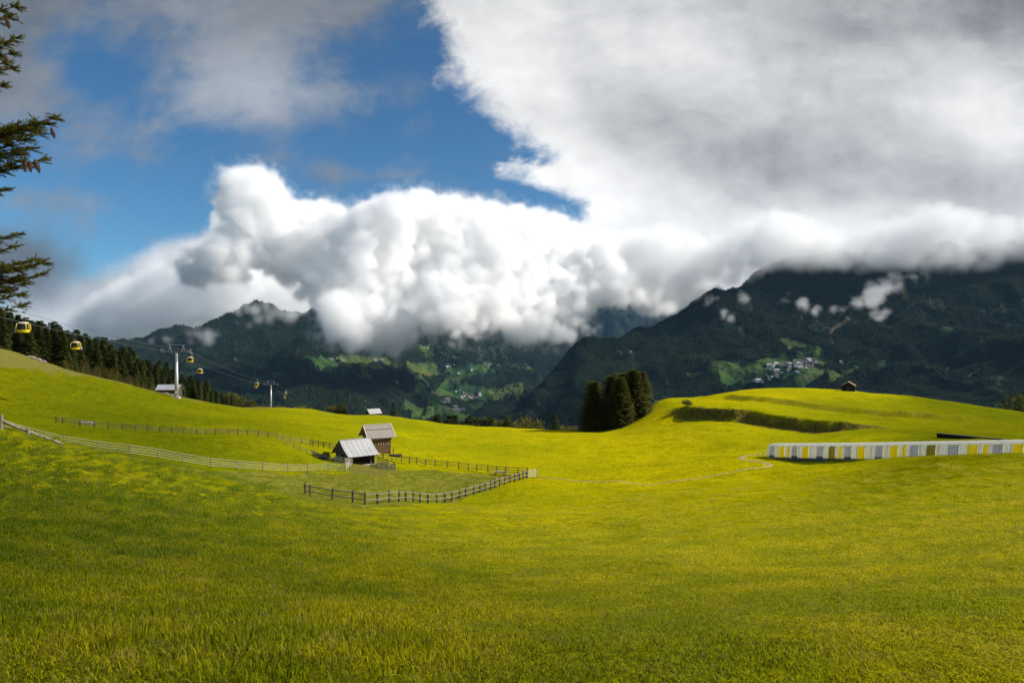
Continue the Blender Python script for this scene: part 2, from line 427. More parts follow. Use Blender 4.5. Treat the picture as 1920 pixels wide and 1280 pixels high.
_j = gpx + fbm(GX / 30, GY / 30, 3) * 110
green_shade = np.maximum(1 - smst(_j, 250, 850), .9 * smst(_j, 1480, 1800))  # greener turf, with shade put into its colour at left and far right
painted_sun = np.exp(-((_j - 1230) / 330) ** 2)  # sunlight put into the turf colour across the middle of the meadow
attrs = dict(painted_sun=painted_sun * smst(GY, 25, 60), green_shade=green_shade * smst(GY, 40, 70), near=(1 - smst((GY + soft * 5) / (1 + .9 * (1 - smst(gpx, 400, 1000))), 6, 38)) * (1 - .6 * smst(gpx, 900, 1500)), rough=rough, dry=np.clip(dry, 0, 1), scarp=np.clip(scarp + terr, 0, 1), beyond=np.clip(beyond, 0, 1))

def ground_material():
    m, b = new_mat('meadow_grass')
    p = objco(1, 1, .3, True)
    big = noise(p, .022, 4, .55); mid = noise(p, .25, 5, .6); fine = noise(p, 2.6, 5, .65); tiny = noise(p, 14, 3, .7)
    c = mixc(sstep(big, .35, .68), (.385, .355, .0015), (.265, .275, .002))
    c = mixc(sstep(mid, .42, .72) * .65, c, (.165, .195, .002))
    n12 = noise(p, 1.15, 6, .68)
    c = mixc(sstep(fine, .52, .70) * .6, c, (.42, .38, .012))
    c = mixc(sstep(n12, .50, .36) * .60, c, (.10, .135, .003))
    c = mixc(sstep(n12, .60, .74) * .40, c, (.30, .25, .03))
    c = mixc(sstep(fine, .48, .32) * .75, c, (.08, .11, .002))
    c = mixc(sstep(tiny, .50, .34) * .35, c, (.07, .10, .004))
    c = mixc(attr('green_shade') * .95, c, mulc(c, (.42, .47, .8)))
    c = mixc(attr('painted_sun') * .85, c, mulc(c, (1.38, 1.22, .9)))
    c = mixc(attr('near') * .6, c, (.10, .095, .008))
    # mowing swaths
    w = E.nt.nodes.new('ShaderNodeTexWave'); w.inputs['Scale'].default_value = .11; w.inputs['Distortion'].default_value = 3.0
    w.inputs['Detail'].default_value = 3; w.inputs['Detail Scale'].default_value = .35
    mp = E.nt.nodes.new('ShaderNodeMapping'); mp.inputs['Rotation'].default_value = (0, 0, R(-24))
    E.nt.links.new(p.k, mp.inputs[0]); E.nt.links.new(mp.outputs[0], w.inputs['Vector'])
    sw = sstep(E(w.outputs['Fac']), .2, .9) * sstep(noise(p, .03, 4, .55), .35, .65) * sstep(noise(p, .5, 4, .6), .30, .6)
    c = mixc(sw * .42, c, mulc(c, (1.28, 1.20, 1.6)))
    # rough pasture in the paddock
    rg = attr('rough')
    rc = mixc(sstep(noise(p, .8, 7, .68), .42, .62), (.120, .140, .008), (.27, .235, .045))
    rc = mixc(sstep(noise(p, 1.1, 5, .6), .56, .68), rc, (.10, .13, .012))
    rc = mixc(sstep(noise(p, 2.2, 5, .7), .54, .64) * .8, rc, (.05, .075, .006))
    c = mixc(rg * .9, c, rc)
    dc = mixc(sstep(fine, .35, .7), (.20, .165, .045), (.12, .13, .02))
    c = mixc(attr('dry') * .9, c, dc)
    scn = noise(objco(1, 1, 1, True), 1.2, 6, .7)
    c = mixc(attr('scarp') * .85, c, mixc(sstep(scn, .4, .62), (.075, .062, .014), (.20, .155, .04)))
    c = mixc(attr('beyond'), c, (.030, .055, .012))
    setc(b, c, 1.0, .0)
    bump(b, fine * .6 + tiny * .25 + mid * .8 + n12 * 1.4 + scn * attr('scarp') * 2.0, 1.0, .40)
    return m
M_ground = ground_material()
idx = np.arange(NA * NB).reshape(NB, NA)
quads = np.stack([idx[:-1, :-1], idx[:-1, 1:], idx[1:, 1:], idx[1:, :-1]], -1).reshape(-1, 4)
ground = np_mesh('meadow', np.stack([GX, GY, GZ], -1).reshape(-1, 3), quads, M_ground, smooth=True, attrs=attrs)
tag(ground, kind='structure')

# ------------------------------------------------------------------ dirt track
def ribbon(name, pts, width, lift, mat, step=.6, wob=.12):
    P = np.array(pts, float); seg = np.r_[0, np.cumsum(np.hypot(*np.diff(P, axis=0).T))]
    s = np.arange(0, seg[-1], step)
    # Catmull-like smoothing by repeated averaging of a dense line
    X = np.interp(s, seg, P[:, 0]); Y = np.interp(s, seg, P[:, 1])
    for _ in range(14):
        X[1:-1] = (X[:-2] + 2 * X[1:-1] + X[2:]) / 4; Y[1:-1] = (Y[:-2] + 2 * Y[1:-1] + Y[2:]) / 4
    tx, ty = np.gradient(X), np.gradient(Y); L = np.hypot(tx, ty); nx, ny = -ty / L, tx / L
    K = 5; V = []
    for j in range(K):
        o = (j / (K - 1) - .5) * width * (1 - .6 * s / s[-1]) * (1 + wob * fbm(s / 2 + j * 5, s * 0 + j, 3))
        x, y = X + nx * o, Y + ny * o
        V.append(np.stack([x, y, H(x, y) + lift - (.05 if j in (0, K - 1) else 0)], -1))
    V = np.stack(V, 1); n = len(s)
    id_ = np.arange(n * K).reshape(n, K)
    q = np.stack([id_[:-1, :-1], id_[1:, :-1], id_[1:, 1:], id_[:-1, 1:]], -1).reshape(-1, 4)
    o = np_mesh(name, V.reshape(-1, 3), q, mat, smooth=True)
    return o
M_dirt = simple('track_dirt', (.36, .27, .11), (.22, .18, .05), 1.2, rough=.95, bs=.6)
trk = line([(1432, 117.5), (1405, 117), (1386, 115.5), (1393, 110), (1415, 105.5), (1438, 102), (1449, 99), (1441, 96.5), (1420, 94.5), (1380, 92.5), (1320, 91.5), (1250, 92), (1170, 95), (1090, 99.5), (1030, 104), (1008, 106.5)])
tag(ribbon('path', trk, 1.0, .05, M_dirt), kind='structure')

# ================================================================== far terrain: valley and mountains
def haze_free(): pass
def surface(name, cols, rows_n, amp, seed, mat, px0, px1, nx, ns, meadows=None, tracks=None, gullies=1.0):
    """cols: {px: [(py,Y),...]} all with the same number of knots, from the valley up over the ridge"""
    keys = sorted(cols); K = len(cols[keys[0]])
    pxs = np.linspace(px0, px1, nx)
    tab = np.array([[(p, y) for p, y in cols[k]] for k in keys], float)     # key,knot,(py,Y)
    def smooth_interp(x, xp, fp):
        # monotone cubic
        h = np.diff(xp); d = np.diff(fp) / h; m = np.zeros(len(xp)); m[0] = d[0]; m[-1] = d[-1]
        for i in range(1, len(xp) - 1): m[i] = 0 if d[i - 1] * d[i] <= 0 else 2 * d[i - 1] * d[i] / (d[i - 1] + d[i])
        i = np.clip(np.searchsorted(xp, x) - 1, 0, len(xp) - 2); t = (x - xp[i]) / h[i]
        t = np.clip(t, 0, 1)
        return fp[i] * (1 + 2 * t) * (1 - t) ** 2 + m[i] * h[i] * t * (1 - t) ** 2 + fp[i + 1] * t * t * (3 - 2 * t) + m[i + 1] * h[i] * t * t * (t - 1)
    T = np.zeros((nx, K, 2))
    for k in range(K):
        for j in range(2): T[:, k, j] = smooth_interp(pxs, np.array(keys, float), tab[:, k, j])
    s = np.linspace(0, K - 1, ns)
    PYg = np.zeros((ns, nx)); Yg = np.zeros((ns, nx))
    for i in range(nx):
        Yg[:, i] = smooth_interp(s, np.arange(K, dtype=float), T[i, :, 1])
        zk = (640 - T[i, :, 0]) / F * T[i, :, 1]
        PYg[:, i] = smooth_interp(s, np.arange(K, dtype=float), zk)
    X = (pxs[None] - 960) / F * Yg; Z = PYg
    base_py = 640 - F * Z / Yg
    w = np.clip(s / 1.0, 0, 1)[:, None]
    Z = Z + w * amp * (gullies * .55 * ridged(X / 900 + seed, Yg / 900 + (Z / 1500), 5, .5) - .3 + .35 * fbm(X / 350 + seed * 2, Yg / 350, 5, .55))
    return X, Yg, Z, base_py, pxs, s
def far_material(name, forest=(.012, .022, .014), meadow=(.028, .070, .018), rock=(.12, .12, .115)):
    m, b = new_mat(name)
    p = objco(1, 1, 1, True)
    n = noise(p, .012, 6, .65); n2 = noise(p, .0016, 4, .5)
    c = mixc(sstep(n, .35, .65), forest, tuple(v * 1.7 for v in forest))
    mc = mixc(sstep(n2, .4, .6), meadow, tuple(v * q for v, q in zip(meadow, (2.1, 1.3, 1.0))))
    vo = E.nt.nodes.new('ShaderNodeTexVoronoi'); vo.inputs['Scale'].default_value = .0075; E.nt.links.new(p.k, vo.inputs['Vector'])
    sp_ = E.nt.nodes.new('ShaderNodeSeparateColor'); E.nt.links.new(vo.outputs['Color'], sp_.inputs[0])
    mc = mixc(E(sp_.outputs[0]), mulc(mc, (.55, .62, .8)), mulc(mc, (1.35, 1.15, 1.0)))
    mc = mixc(sstep(n, .50, .62) * .6, mc, tuple(v * 1.2 for v in forest))
    c = mixc(attr('meadow'), c, mc)
    c = mixc(attr('rock'), c, rock)
    c = mixc(attr('brown'), c, (.085, .065, .03))
    setc(b, c, .95, .05); bump(b, n, 1.0, 14)
    return m
M_far = far_material('mountain_ground')
def far_mask(X, Y, Z, meadows, scale=1.0, feather=6):
    px = 960 + F * X / Y; py = 640 - F * Z / Y
    jx = px + fbm(X / 120, Y / 160, 4) * feather * 1.3; jy = py + fbm(X / 110 + 4, Y / 150, 4) * feather * .7
    m = np.zeros(X.shape)
    for poly in meadows: m = np.maximum(m, inpoly(jx, jy, poly).astype(float))
    return m, px, py
def stroke(px, py, pts, w):
    d, _, _ = polydist(px, py, pts); return (1 - smst(d, w * .6, w)).astype(float)

FAR = {}
VILL = [[(1415, 676), (1500, 666), (1552, 668), (1552, 704), (1520, 716), (1430, 724), (1410, 712)], [(812, 738), (850, 730), (925, 728), (932, 752), (900, 768), (880, 786), (835, 786), (806, 766)], [(695, 670), (725, 670), (725, 682), (695, 682)], [(870, 686), (925, 680), (925, 696), (875, 698)]]
def mountain(name, cols, amp, seed, px0, px1, nx, ns, meadows=(), browns=(), rocks=(), woods=(), gul=1.0):
    X, Y, Z, bpy_, pxs, s = surface(name, cols, 0, amp, seed, None, px0, px1, nx, ns, gullies=gul)
    m, px, py = far_mask(X, Y, Z, meadows)
    wd, _, _ = far_mask(X, Y, Z, woods)
    # small woods and hedges break up the meadows
    br = (fbm(X / 210 + seed, Y / 260, 5, .6) > .60).astype(float)
    vl, _, _ = far_mask(X, Y, Z, VILL)
    m = np.maximum(m * (1 - np.maximum(wd, br * .9)), vl)
    bn = np.zeros(X.shape); rk = np.zeros(X.shape)
    for pts, w in browns: bn = np.maximum(bn, stroke(px + fbm(X / 90, Y / 90, 3) * 3, py, pts, w))
    for pts, w in rocks: rk = np.maximum(rk, stroke(px + fbm(X / 60, Y / 60, 3) * 3, py, pts, w) * (fbm(X / 40, Z / 40, 3) > -.1))
    id_ = np.arange(X.size).reshape(X.shape)
    q = np.stack([id_[:-1, :-1], id_[:-1, 1:], id_[1:, 1:], id_[1:, :-1]], -1).reshape(-1, 4)
    o = np_mesh(name, np.stack([X, Y, Z], -1).reshape(-1, 3), q, M_far, smooth=True, attrs=dict(meadow=m, brown=bn, rock=rk))
    tag(o, kind='structure')
    FAR[name] = (X, Y, Z, px, py, np.maximum(np.maximum(m, bn), rk))
    return o
mountain('mountain_left', {
    -250: [(800, 2600), (770, 3400), (730, 4300), (700, 5400), (668, 6600), (720, 8000)],
    100: [(800, 2600), (770, 3400), (730, 4300), (700, 5400), (660, 6600), (720, 8000)],
    240: [(800, 2600), (768, 3400), (728, 4300), (690, 5400), (645, 6600), (700, 8000)],
    300: [(800, 2600), (765, 3400), (725, 4300), (684, 5400), (641, 6600), (700, 8000)],
    350: [(800, 2600), (763, 3400), (722, 4300), (675, 5400), (628, 6600), (690, 8000)],
    420: [(800, 2600), (762, 3400), (718, 4300), (668, 5400), (612, 6600), (660, 8000)],
    500: [(800, 2600), (762, 3400), (716, 4300), (662, 5400), (586, 6500), (640, 8000)],
    560: [(800, 2600), (764, 3400), (718, 4300), (660, 5400), (594, 6500), (650, 8000)],
    650: [(808, 2800), (774, 3500), (730, 4400), (672, 5500), (600, 6700), (660, 8200)],
    750: [(815, 3000), (785, 3700), (745, 4700), (680, 6000), (590, 7500), (660, 9000)],
    850: [(818, 3400), (790, 4200), (752, 5200), (690, 6600), (600, 8200), (660, 9800)],
    950: [(820, 3800), (790, 4700), (748, 5900), (690, 7200), (615, 8800), (680, 10500)],
    1060: [(820, 4400), (780, 5400), (735, 6600), (690, 8000), (635, 9500), (700, 11000)],
    1150: [(820, 5200), (770, 6200), (720, 7400), (685, 8800), (648, 10200), (710, 12000)],
    1350: [(820, 5600), (775, 6600), (735, 7800), (700, 9200), (672, 10600), (720, 12000)]},
    160, 1.3, -250, 1350, 760, 420,
    meadows=[[(782, 645), (830, 655), (868, 668), (860, 680), (800, 672), (784, 660)], [(740, 680), (800, 680), (865, 690), (900, 680), (935, 685), (940, 700), (900, 700), (870, 706), (800, 706), (745, 702)],
             [(750, 712), (790, 706), (805, 722), (800, 740), (770, 735), (748, 728)], [(800, 728), (850, 705), (870, 700), (860, 722), (835, 735)], [(905, 655), (930, 660), (940, 672), (915, 668)],
             [(950, 722), (985, 715), (990, 728), (960, 745), (930, 745)], [(745, 765), (800, 745), (860, 750), (880, 775), (800, 790), (760, 788)], [(905, 745), (950, 740), (970, 745), (930, 760), (905, 758)],
             [(560, 668), (690, 666), (740, 680), (725, 697), (600, 692)], [(820, 722), (930, 728), (935, 752), (880, 775), (845, 790), (800, 765)], [(760, 740), (830, 735), (840, 760), (800, 790), (740, 790)], [(640, 690), (700, 700), (740, 720), (735, 735), (690, 715)], [(925, 735), (985, 718), (985, 745), (945, 760)], [(870, 688), (935, 684), (930, 702), (880, 706)], [(968, 682), (1010, 690), (1000, 700), (965, 694)]],
    rocks=[([(555, 668), (620, 673), (662, 676)], 1.6), ([(440, 672), (455, 690)], 3)],
    browns=[([(720, 690), (790, 700), (860, 712)], 1.2)],
    woods=[[(690, 690), (760, 700), (740, 740), (690, 730)], [(840, 676), (905, 676), (880, 690)]])
mountain('mountain_right', {
    860: [(830, 2200), (822, 2500), (815, 2800), (808, 3100), (800, 3350), (850, 4500)],
    920: [(825, 2200), (815, 2500), (803, 2800), (792, 3100), (778, 3400), (850, 4600)],
    1000: [(820, 2200), (800, 2600), (780, 2950), (755, 3300), (729, 3600), (800, 4800)],
    1060: [(818, 2200), (790, 2650), (762, 3100), (725, 3500), (685, 3900), (770, 5200)],
    1130: [(815, 2200), (785, 2650), (750, 3150), (700, 3650), (637, 4100), (720, 5600)],
    1200: [(812, 2200), (782, 2650), (742, 3150), (690, 3700), (614, 4250), (700, 5800)],
    1260: [(810, 2200), (780, 2600), (735, 3150), (680, 3700), (596, 4350), (690, 5800)],
    1330: [(808, 2200), (775, 2600), (728, 3100), (668, 3700), (562, 4450), (680, 6000)],
    1400: [(806, 2200), (765, 2600), (712, 3100), (640, 3800), (530, 4600), (670, 6200)],
    1480: [(804, 2200), (755, 2600), (702, 3100), (625, 3900), (500, 4800), (660, 6400)],
    1570: [(804, 2200), (755, 2600), (698, 3150), (625, 3900), (492, 4900), (660, 6500)],
    1700: [(806, 2100), (765, 2500), (700, 3000), (612, 3800), (484, 4900), (650, 6600)],
    1850: [(812, 1900), (770, 2300), (700, 2800), (605, 3600), (478, 4800), (640, 6600)],
    2200: [(820, 1800), (775, 2200), (700, 2700), (600, 3500), (474, 4700), (640, 6600)]},
    125, 5.1, 860, 2200, 820, 460,
    meadows=[[(1465, 632), (1500, 640), (1545, 655), (1565, 668), (1560, 672), (1500, 675), (1450, 672), (1480, 655)], [(1560, 648), (1590, 660), (1612, 668), (1600, 684), (1625, 690), (1590, 705), (1560, 722), (1548, 716), (1558, 690), (1575, 680)],
             [(1420, 722), (1440, 705), (1490, 706), (1520, 712), (1500, 735), (1440, 735)], [(1330, 680), (1400, 678), (1440, 690), (1440, 712), (1360, 708), (1310, 690)],
             [(1768, 612), (1790, 610), (1800, 618), (1785, 634), (1765, 632)], [(1800, 645), (1818, 650), (1815, 670), (1802, 662)], [(1835, 636), (1850, 634), (1850, 642), (1835, 644)], [(1425, 678), (1535, 668), (1545, 700), (1500, 712), (1430, 705)], [(1340, 695), (1420, 692), (1420, 722), (1350, 720)], [(1285, 700), (1320, 698), (1330, 712), (1290, 712)], [(1640, 680), (1665, 676), (1670, 690), (1645, 692)]],
    browns=[([(1560, 625), (1572, 612), (1588, 598)], 5), ([(1558, 645), (1562, 628)], 3), ([(1745, 555), (1750, 575), (1785, 588), (1803, 605), (1806, 610)], 2), ([(1690, 540), (1700, 560)], 7), ([(1495, 620), (1505, 590)], 3),
            ([(1440, 735), (1480, 715), (1540, 700)], 1.2)],
    rocks=[([(1245, 745), (1252, 728), (1250, 712)], 3), ([(1225, 755), (1245, 750)], 3), ([(1360, 725), (1400, 720)], 2), ([(1760, 700), (1780, 690)], 4), ([(1815, 705), (1840, 692)], 3), ([(1180, 668), (1185, 660)], 3)],
    woods=[[(1538, 640), (1548, 650), (1570, 672), (1572, 690), (1560, 692), (1555, 670)], [(1520, 700), (1555, 690), (1552, 730), (1510, 735)]])
mountain('mountain_back', {
    700: [(700, 10500), (640, 11500), (560, 12500), (640, 14500)],
    1000: [(700, 10500), (640, 11500), (560, 12500), (640, 14500)],
    1130: [(700, 10500), (630, 11500), (548, 12500), (640, 14500)],
    1220: [(700, 10500), (625, 11500), (540, 12500), (640, 14500)],
    1500: [(700, 10500), (640, 11500), (560, 12500), (640, 14500)]},
    260, 9.4, 700, 1500, 220, 120)
mb = MB(); mb.add([(-60000, 1000, -560), (60000, 1000, -560), (60000, 90000, -560), (-60000, 90000, -560)], [(0, 1, 2, 3)])
tag(mb.build('valley_floor', simple('valley_ground', (.03, .06, .02), (.02, .035, .015), .002, rough=1, bs=0)), kind='structure')
mb = MB(); mb.add([(-60000, -90000, -700), (60000, -90000, -700), (60000, 1000, -700), (-60000, 1000, -700)], [(0, 1, 2, 3)])
tag(mb.build('valley_floor', MATS['valley_ground']), kind='structure')

# far woods: one object per mountain, too many trees to count
def far_wood(name, key, n, size, seed, mat):
    X, Y, Z, px, py, mask = FAR[key]
    r = np.random.default_rng(seed)
    ns, nx = X.shape
    vis_r = int(ns * .88)
    # sample by surface area
    ax = np.hypot(X[:-1, 1:] - X[:-1, :-1], Y[:-1, 1:] - Y[:-1, :-1]); ay = np.hypot(Y[1:, :-1] - Y[:-1, :-1], Z[1:, :-1] - Z[:-1, :-1])
    A = (ax * ay)[:vis_r]; A = A * (mask[:vis_r, :-1] < .5)
    A = A / (Y[:vis_r, :-1] ** 1.1) * ((px[:vis_r, :-1] > -60) & (px[:vis_r, :-1] < 1980))
    # clearings
    A = A * (1 - .85 * (fbm(X[:vis_r, :-1] / 160, Y[:vis_r, :-1] / 160, 4) > .62))
    cdf = np.cumsum(A.ravel()); cdf /= cdf[-1]
    pick = np.searchsorted(cdf, r.random(n)); i, j = np.unravel_index(pick, A.shape)
    u, v = r.random(n), r.random(n)
    def lerp(Q): return (Q[i, j] * (1 - u) + Q[i, j + 1] * u) * (1 - v) + (Q[i + 1, j] * (1 - u) + Q[i + 1, j + 1] * u) * v
    x, y, z = lerp(X), lerp(Y), lerp(Z)
    s = size * (y / 4000) ** .55 * r.uniform(.6, 1.25, n)
    h = s * r.uniform(1.5, 2.4, n)
    k = 5; ang = np.linspace(0, 2 * np.pi, k, endpoint=False)[None] + r.random((n, 1)) * 6
    ring = np.stack([x[:, None] + np.cos(ang) * s[:, None] * .5, y[:, None] + np.sin(ang) * s[:, None] * .5, np.repeat((z - h * .05)[:, None], k, 1)], -1)
    tip = np.stack([x, y, z + h], -1)[:, None]
    V = np.concatenate([ring, tip], 1).reshape(-1, 3)
    b0 = (np.arange(n) * (k + 1))[:, None]
    F_ = np.stack([b0 + np.arange(k), b0 + (np.arange(k) + 1) % k, np.repeat(b0 + k, k, 1)], -1).reshape(-1, 3)
    tone = np.repeat(r.random(n) * .6 + .4 * np.clip(fbm(x / 300, y / 300, 4) + .5, 0, 1), k + 1)
    o = np_mesh(name, V, F_, mat, attrs=dict(tone=tone))
    tag(o, kind='stuff'); return o
m, b = new_mat('far_spruce'); setc(b, mixc(attr('tone'), (.0045, .010, .0055), (.017, .026, .011)), .9, .02); M_farwood = m
far_wood('forest', 'mountain_left', 330000, 8.5, 1, M_farwood)
far_wood('forest', 'mountain_right', 300000, 7.5, 2, M_farwood)

# ------------------------------------------------------------------ villages
def house_mesh(wall, roof, w, l, h, rh):
    mb = MB(); mb.cm = 0
    mb.prism([(-w / 2, -l / 2, -3), (w / 2, -l / 2, -3), (w / 2, -l / 2, h), (0, -l / 2, h + rh), (-w / 2, -l / 2, h)], (0, 0, 0), (0, l, 0))
    mb.cm = 1
    e = .9; sl = rh / (w / 2)
    for s_ in (-1, 1):
        mb.prism([(0, -l / 2 - e, h + rh + .35), (s_ * (w / 2 + e), -l / 2 - e, h - sl * e + .35), (s_ * (w / 2 + e), -l / 2 - e, h - sl * e + .05), (0, -l / 2 - e, h + rh + .05)], (0, 0, 0), (0, l + 2 * e, 0))
    mb.cm = 2
    for sx in (-1, 1):
        for k in range(3):
            for z in (1.2, 3.9): mb.box((sx * (w / 2 + .03), -l / 2 + l * (k + .5) / 3, z), (.06, 1.1, 1.3))
    for z in (1.2, 3.9):
        for k in (-1, 1): mb.box((k * w * .22, -l / 2 - .03, z), (1.1, .06, 1.3))
    mb.cm = 1; mb.box((w * .2, 0, h + rh * .7 + 1), (.8, .8, 2.2))
    o = mb.build('village_house', [wall, roof, MATS['house_window']]); COL.objects.unlink(o); return o
simple('house_window', (.03, .035, .04), (.02, .02, .03), rough=.3, bs=0)
Wl = [simple('house_white', (.62, .60, .56), (.5, .48, .45), .3, bs=0), simple('house_cream', (.50, .44, .34), (.42, .36, .28), .3, bs=0), simple('house_timber', (.14, .085, .05), (.09, .055, .03), .3, bs=0)]
Rf = [simple('roof_grey', (.20, .20, .22), (.14, .14, .15), .4, bs=0), simple('roof_brown', (.15, .09, .065), (.10, .06, .05), .4, bs=0), simple('roof_pale', (.42, .42, .43), (.34, .34, .35), .4, bs=0)]
protos = [house_mesh(Wl[0], Rf[0], 11, 13, 6, 3), house_mesh(Wl[0], Rf[1], 12, 15, 6.5, 3.4), house_mesh(Wl[1], Rf[1], 10, 12, 5.5, 2.8), house_mesh(Wl[0], Rf[2], 13, 18, 6, 2.6), house_mesh(Wl[2], Rf[0], 9, 11, 5, 2.8), house_mesh(Wl[0], Rf[1], 10, 10, 7, 3)]
def far_pt(key, px, py):
    X, Y, Z, qx, qy, mk = FAR[key]
    lim = int(X.shape[0] * .8)
    d = (qx[:lim] - px) ** 2 + ((qy[:lim] - py) * 1.4) ** 2; k = np.argmin(d); i, j = np.unravel_index(k, d.shape)
    return Vector((X[i, j], Y[i, j], Z[i, j]))
def village(key, spots, label, group, size=1.0, seed=0):
    r = random.Random(seed); n_ = 0
    for (cx, cy, rx, ry, n) in spots:
        for _ in range(n):
            t = r.random() * 6.283; q = math.sqrt(r.random())
            p = far_pt(key, cx + math.cos(t) * rx * q, cy + math.sin(t) * ry * q)
            o = r.choice(protos).copy(); o.name = 'village_house'; COL.objects.link(o)
            o.location = p + Vector((r.uniform(-8, 8), r.uniform(-15, 15), 1)); o.rotation_euler = (0, 0, r.uniform(-.5, .5) + r.choice([0, 1.57]))
            k = size * r.uniform(.7, 1.15); o.scale = (k, k, k)
            tag(o, label, 'house', group); n_ += 1
    return n_
village('mountain_right', [(1462, 690, 34, 7, 22), (1508, 684, 26, 8, 42), (1520, 679, 16, 5, 18), (1480, 697, 20, 8, 24), (1448, 707, 14, 5, 8), (1462, 685, 20, 3, 10), (1425, 716, 8, 2, 4), (1580, 680, 8, 2, 3)],
        'small pale house in the village below the dark forested mountain on the right', 'houses of the village on the right mountainside', 1.25, 1)
village('mountain_left', [(880, 742, 22, 7, 30), (868, 735, 10, 4, 8), (900, 738, 16, 4, 12), (835, 752, 14, 4, 16), (862, 762, 12, 7, 14), (855, 770, 5, 5, 6)],
        'small pale house in the village at the bottom of the valley', 'houses of the village on the valley floor', 1.5, 2)
village('mountain_left', [(709, 675, 10, 3, 16)], 'small white house in the hamlet just under the edge of the big white cloud', 'houses of the hamlet under the cloud', 1.5, 3)
village('mountain_left', [(838, 686, 14, 3, 8), (885, 692, 12, 3, 8), (914, 684, 6, 3, 6), (797, 652, 6, 3, 4), (742, 717, 6, 2, 4), (860, 700, 6, 2, 4), (830, 664, 10, 2, 3)],
        'small house scattered among the green fields halfway up the far valley side', 'scattered farmhouses on the far valley side', 1.4, 4)

# ================================================================== trees
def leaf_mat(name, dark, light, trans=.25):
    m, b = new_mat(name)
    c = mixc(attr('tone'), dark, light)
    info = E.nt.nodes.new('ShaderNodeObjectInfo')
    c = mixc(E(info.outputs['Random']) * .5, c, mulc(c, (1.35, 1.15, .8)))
    setc(b, c, .7, .15)
    tr = E.nt.nodes.new('ShaderNodeBsdfTranslucent'); E.nt.links.new(c.k, tr.inputs[0])
    mx = E.nt.nodes.new('ShaderNodeMixShader'); mx.inputs[0].default_value = trans
    out = E.nt.nodes['Material Output']
    E.nt.links.new(b.outputs[0], mx.inputs[1]); E.nt.links.new(tr.outputs[0], mx.inputs[2]); E.nt.links.new(mx.outputs[0], out.inputs[0])
    return m
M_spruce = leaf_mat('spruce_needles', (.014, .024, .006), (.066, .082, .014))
M_clump_spruce = leaf_mat('spruce_clump_needles', (.016, .026, .004), (.10, .10, .012))  # paler, yellower needles for the dense clump
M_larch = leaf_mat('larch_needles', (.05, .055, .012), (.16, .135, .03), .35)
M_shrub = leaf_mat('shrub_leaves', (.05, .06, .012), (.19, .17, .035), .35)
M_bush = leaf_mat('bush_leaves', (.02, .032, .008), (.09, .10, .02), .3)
M_bark = simple('bark', (.11, .075, .05), (.05, .035, .025), 6, (1, 1, .2), bs=.6)

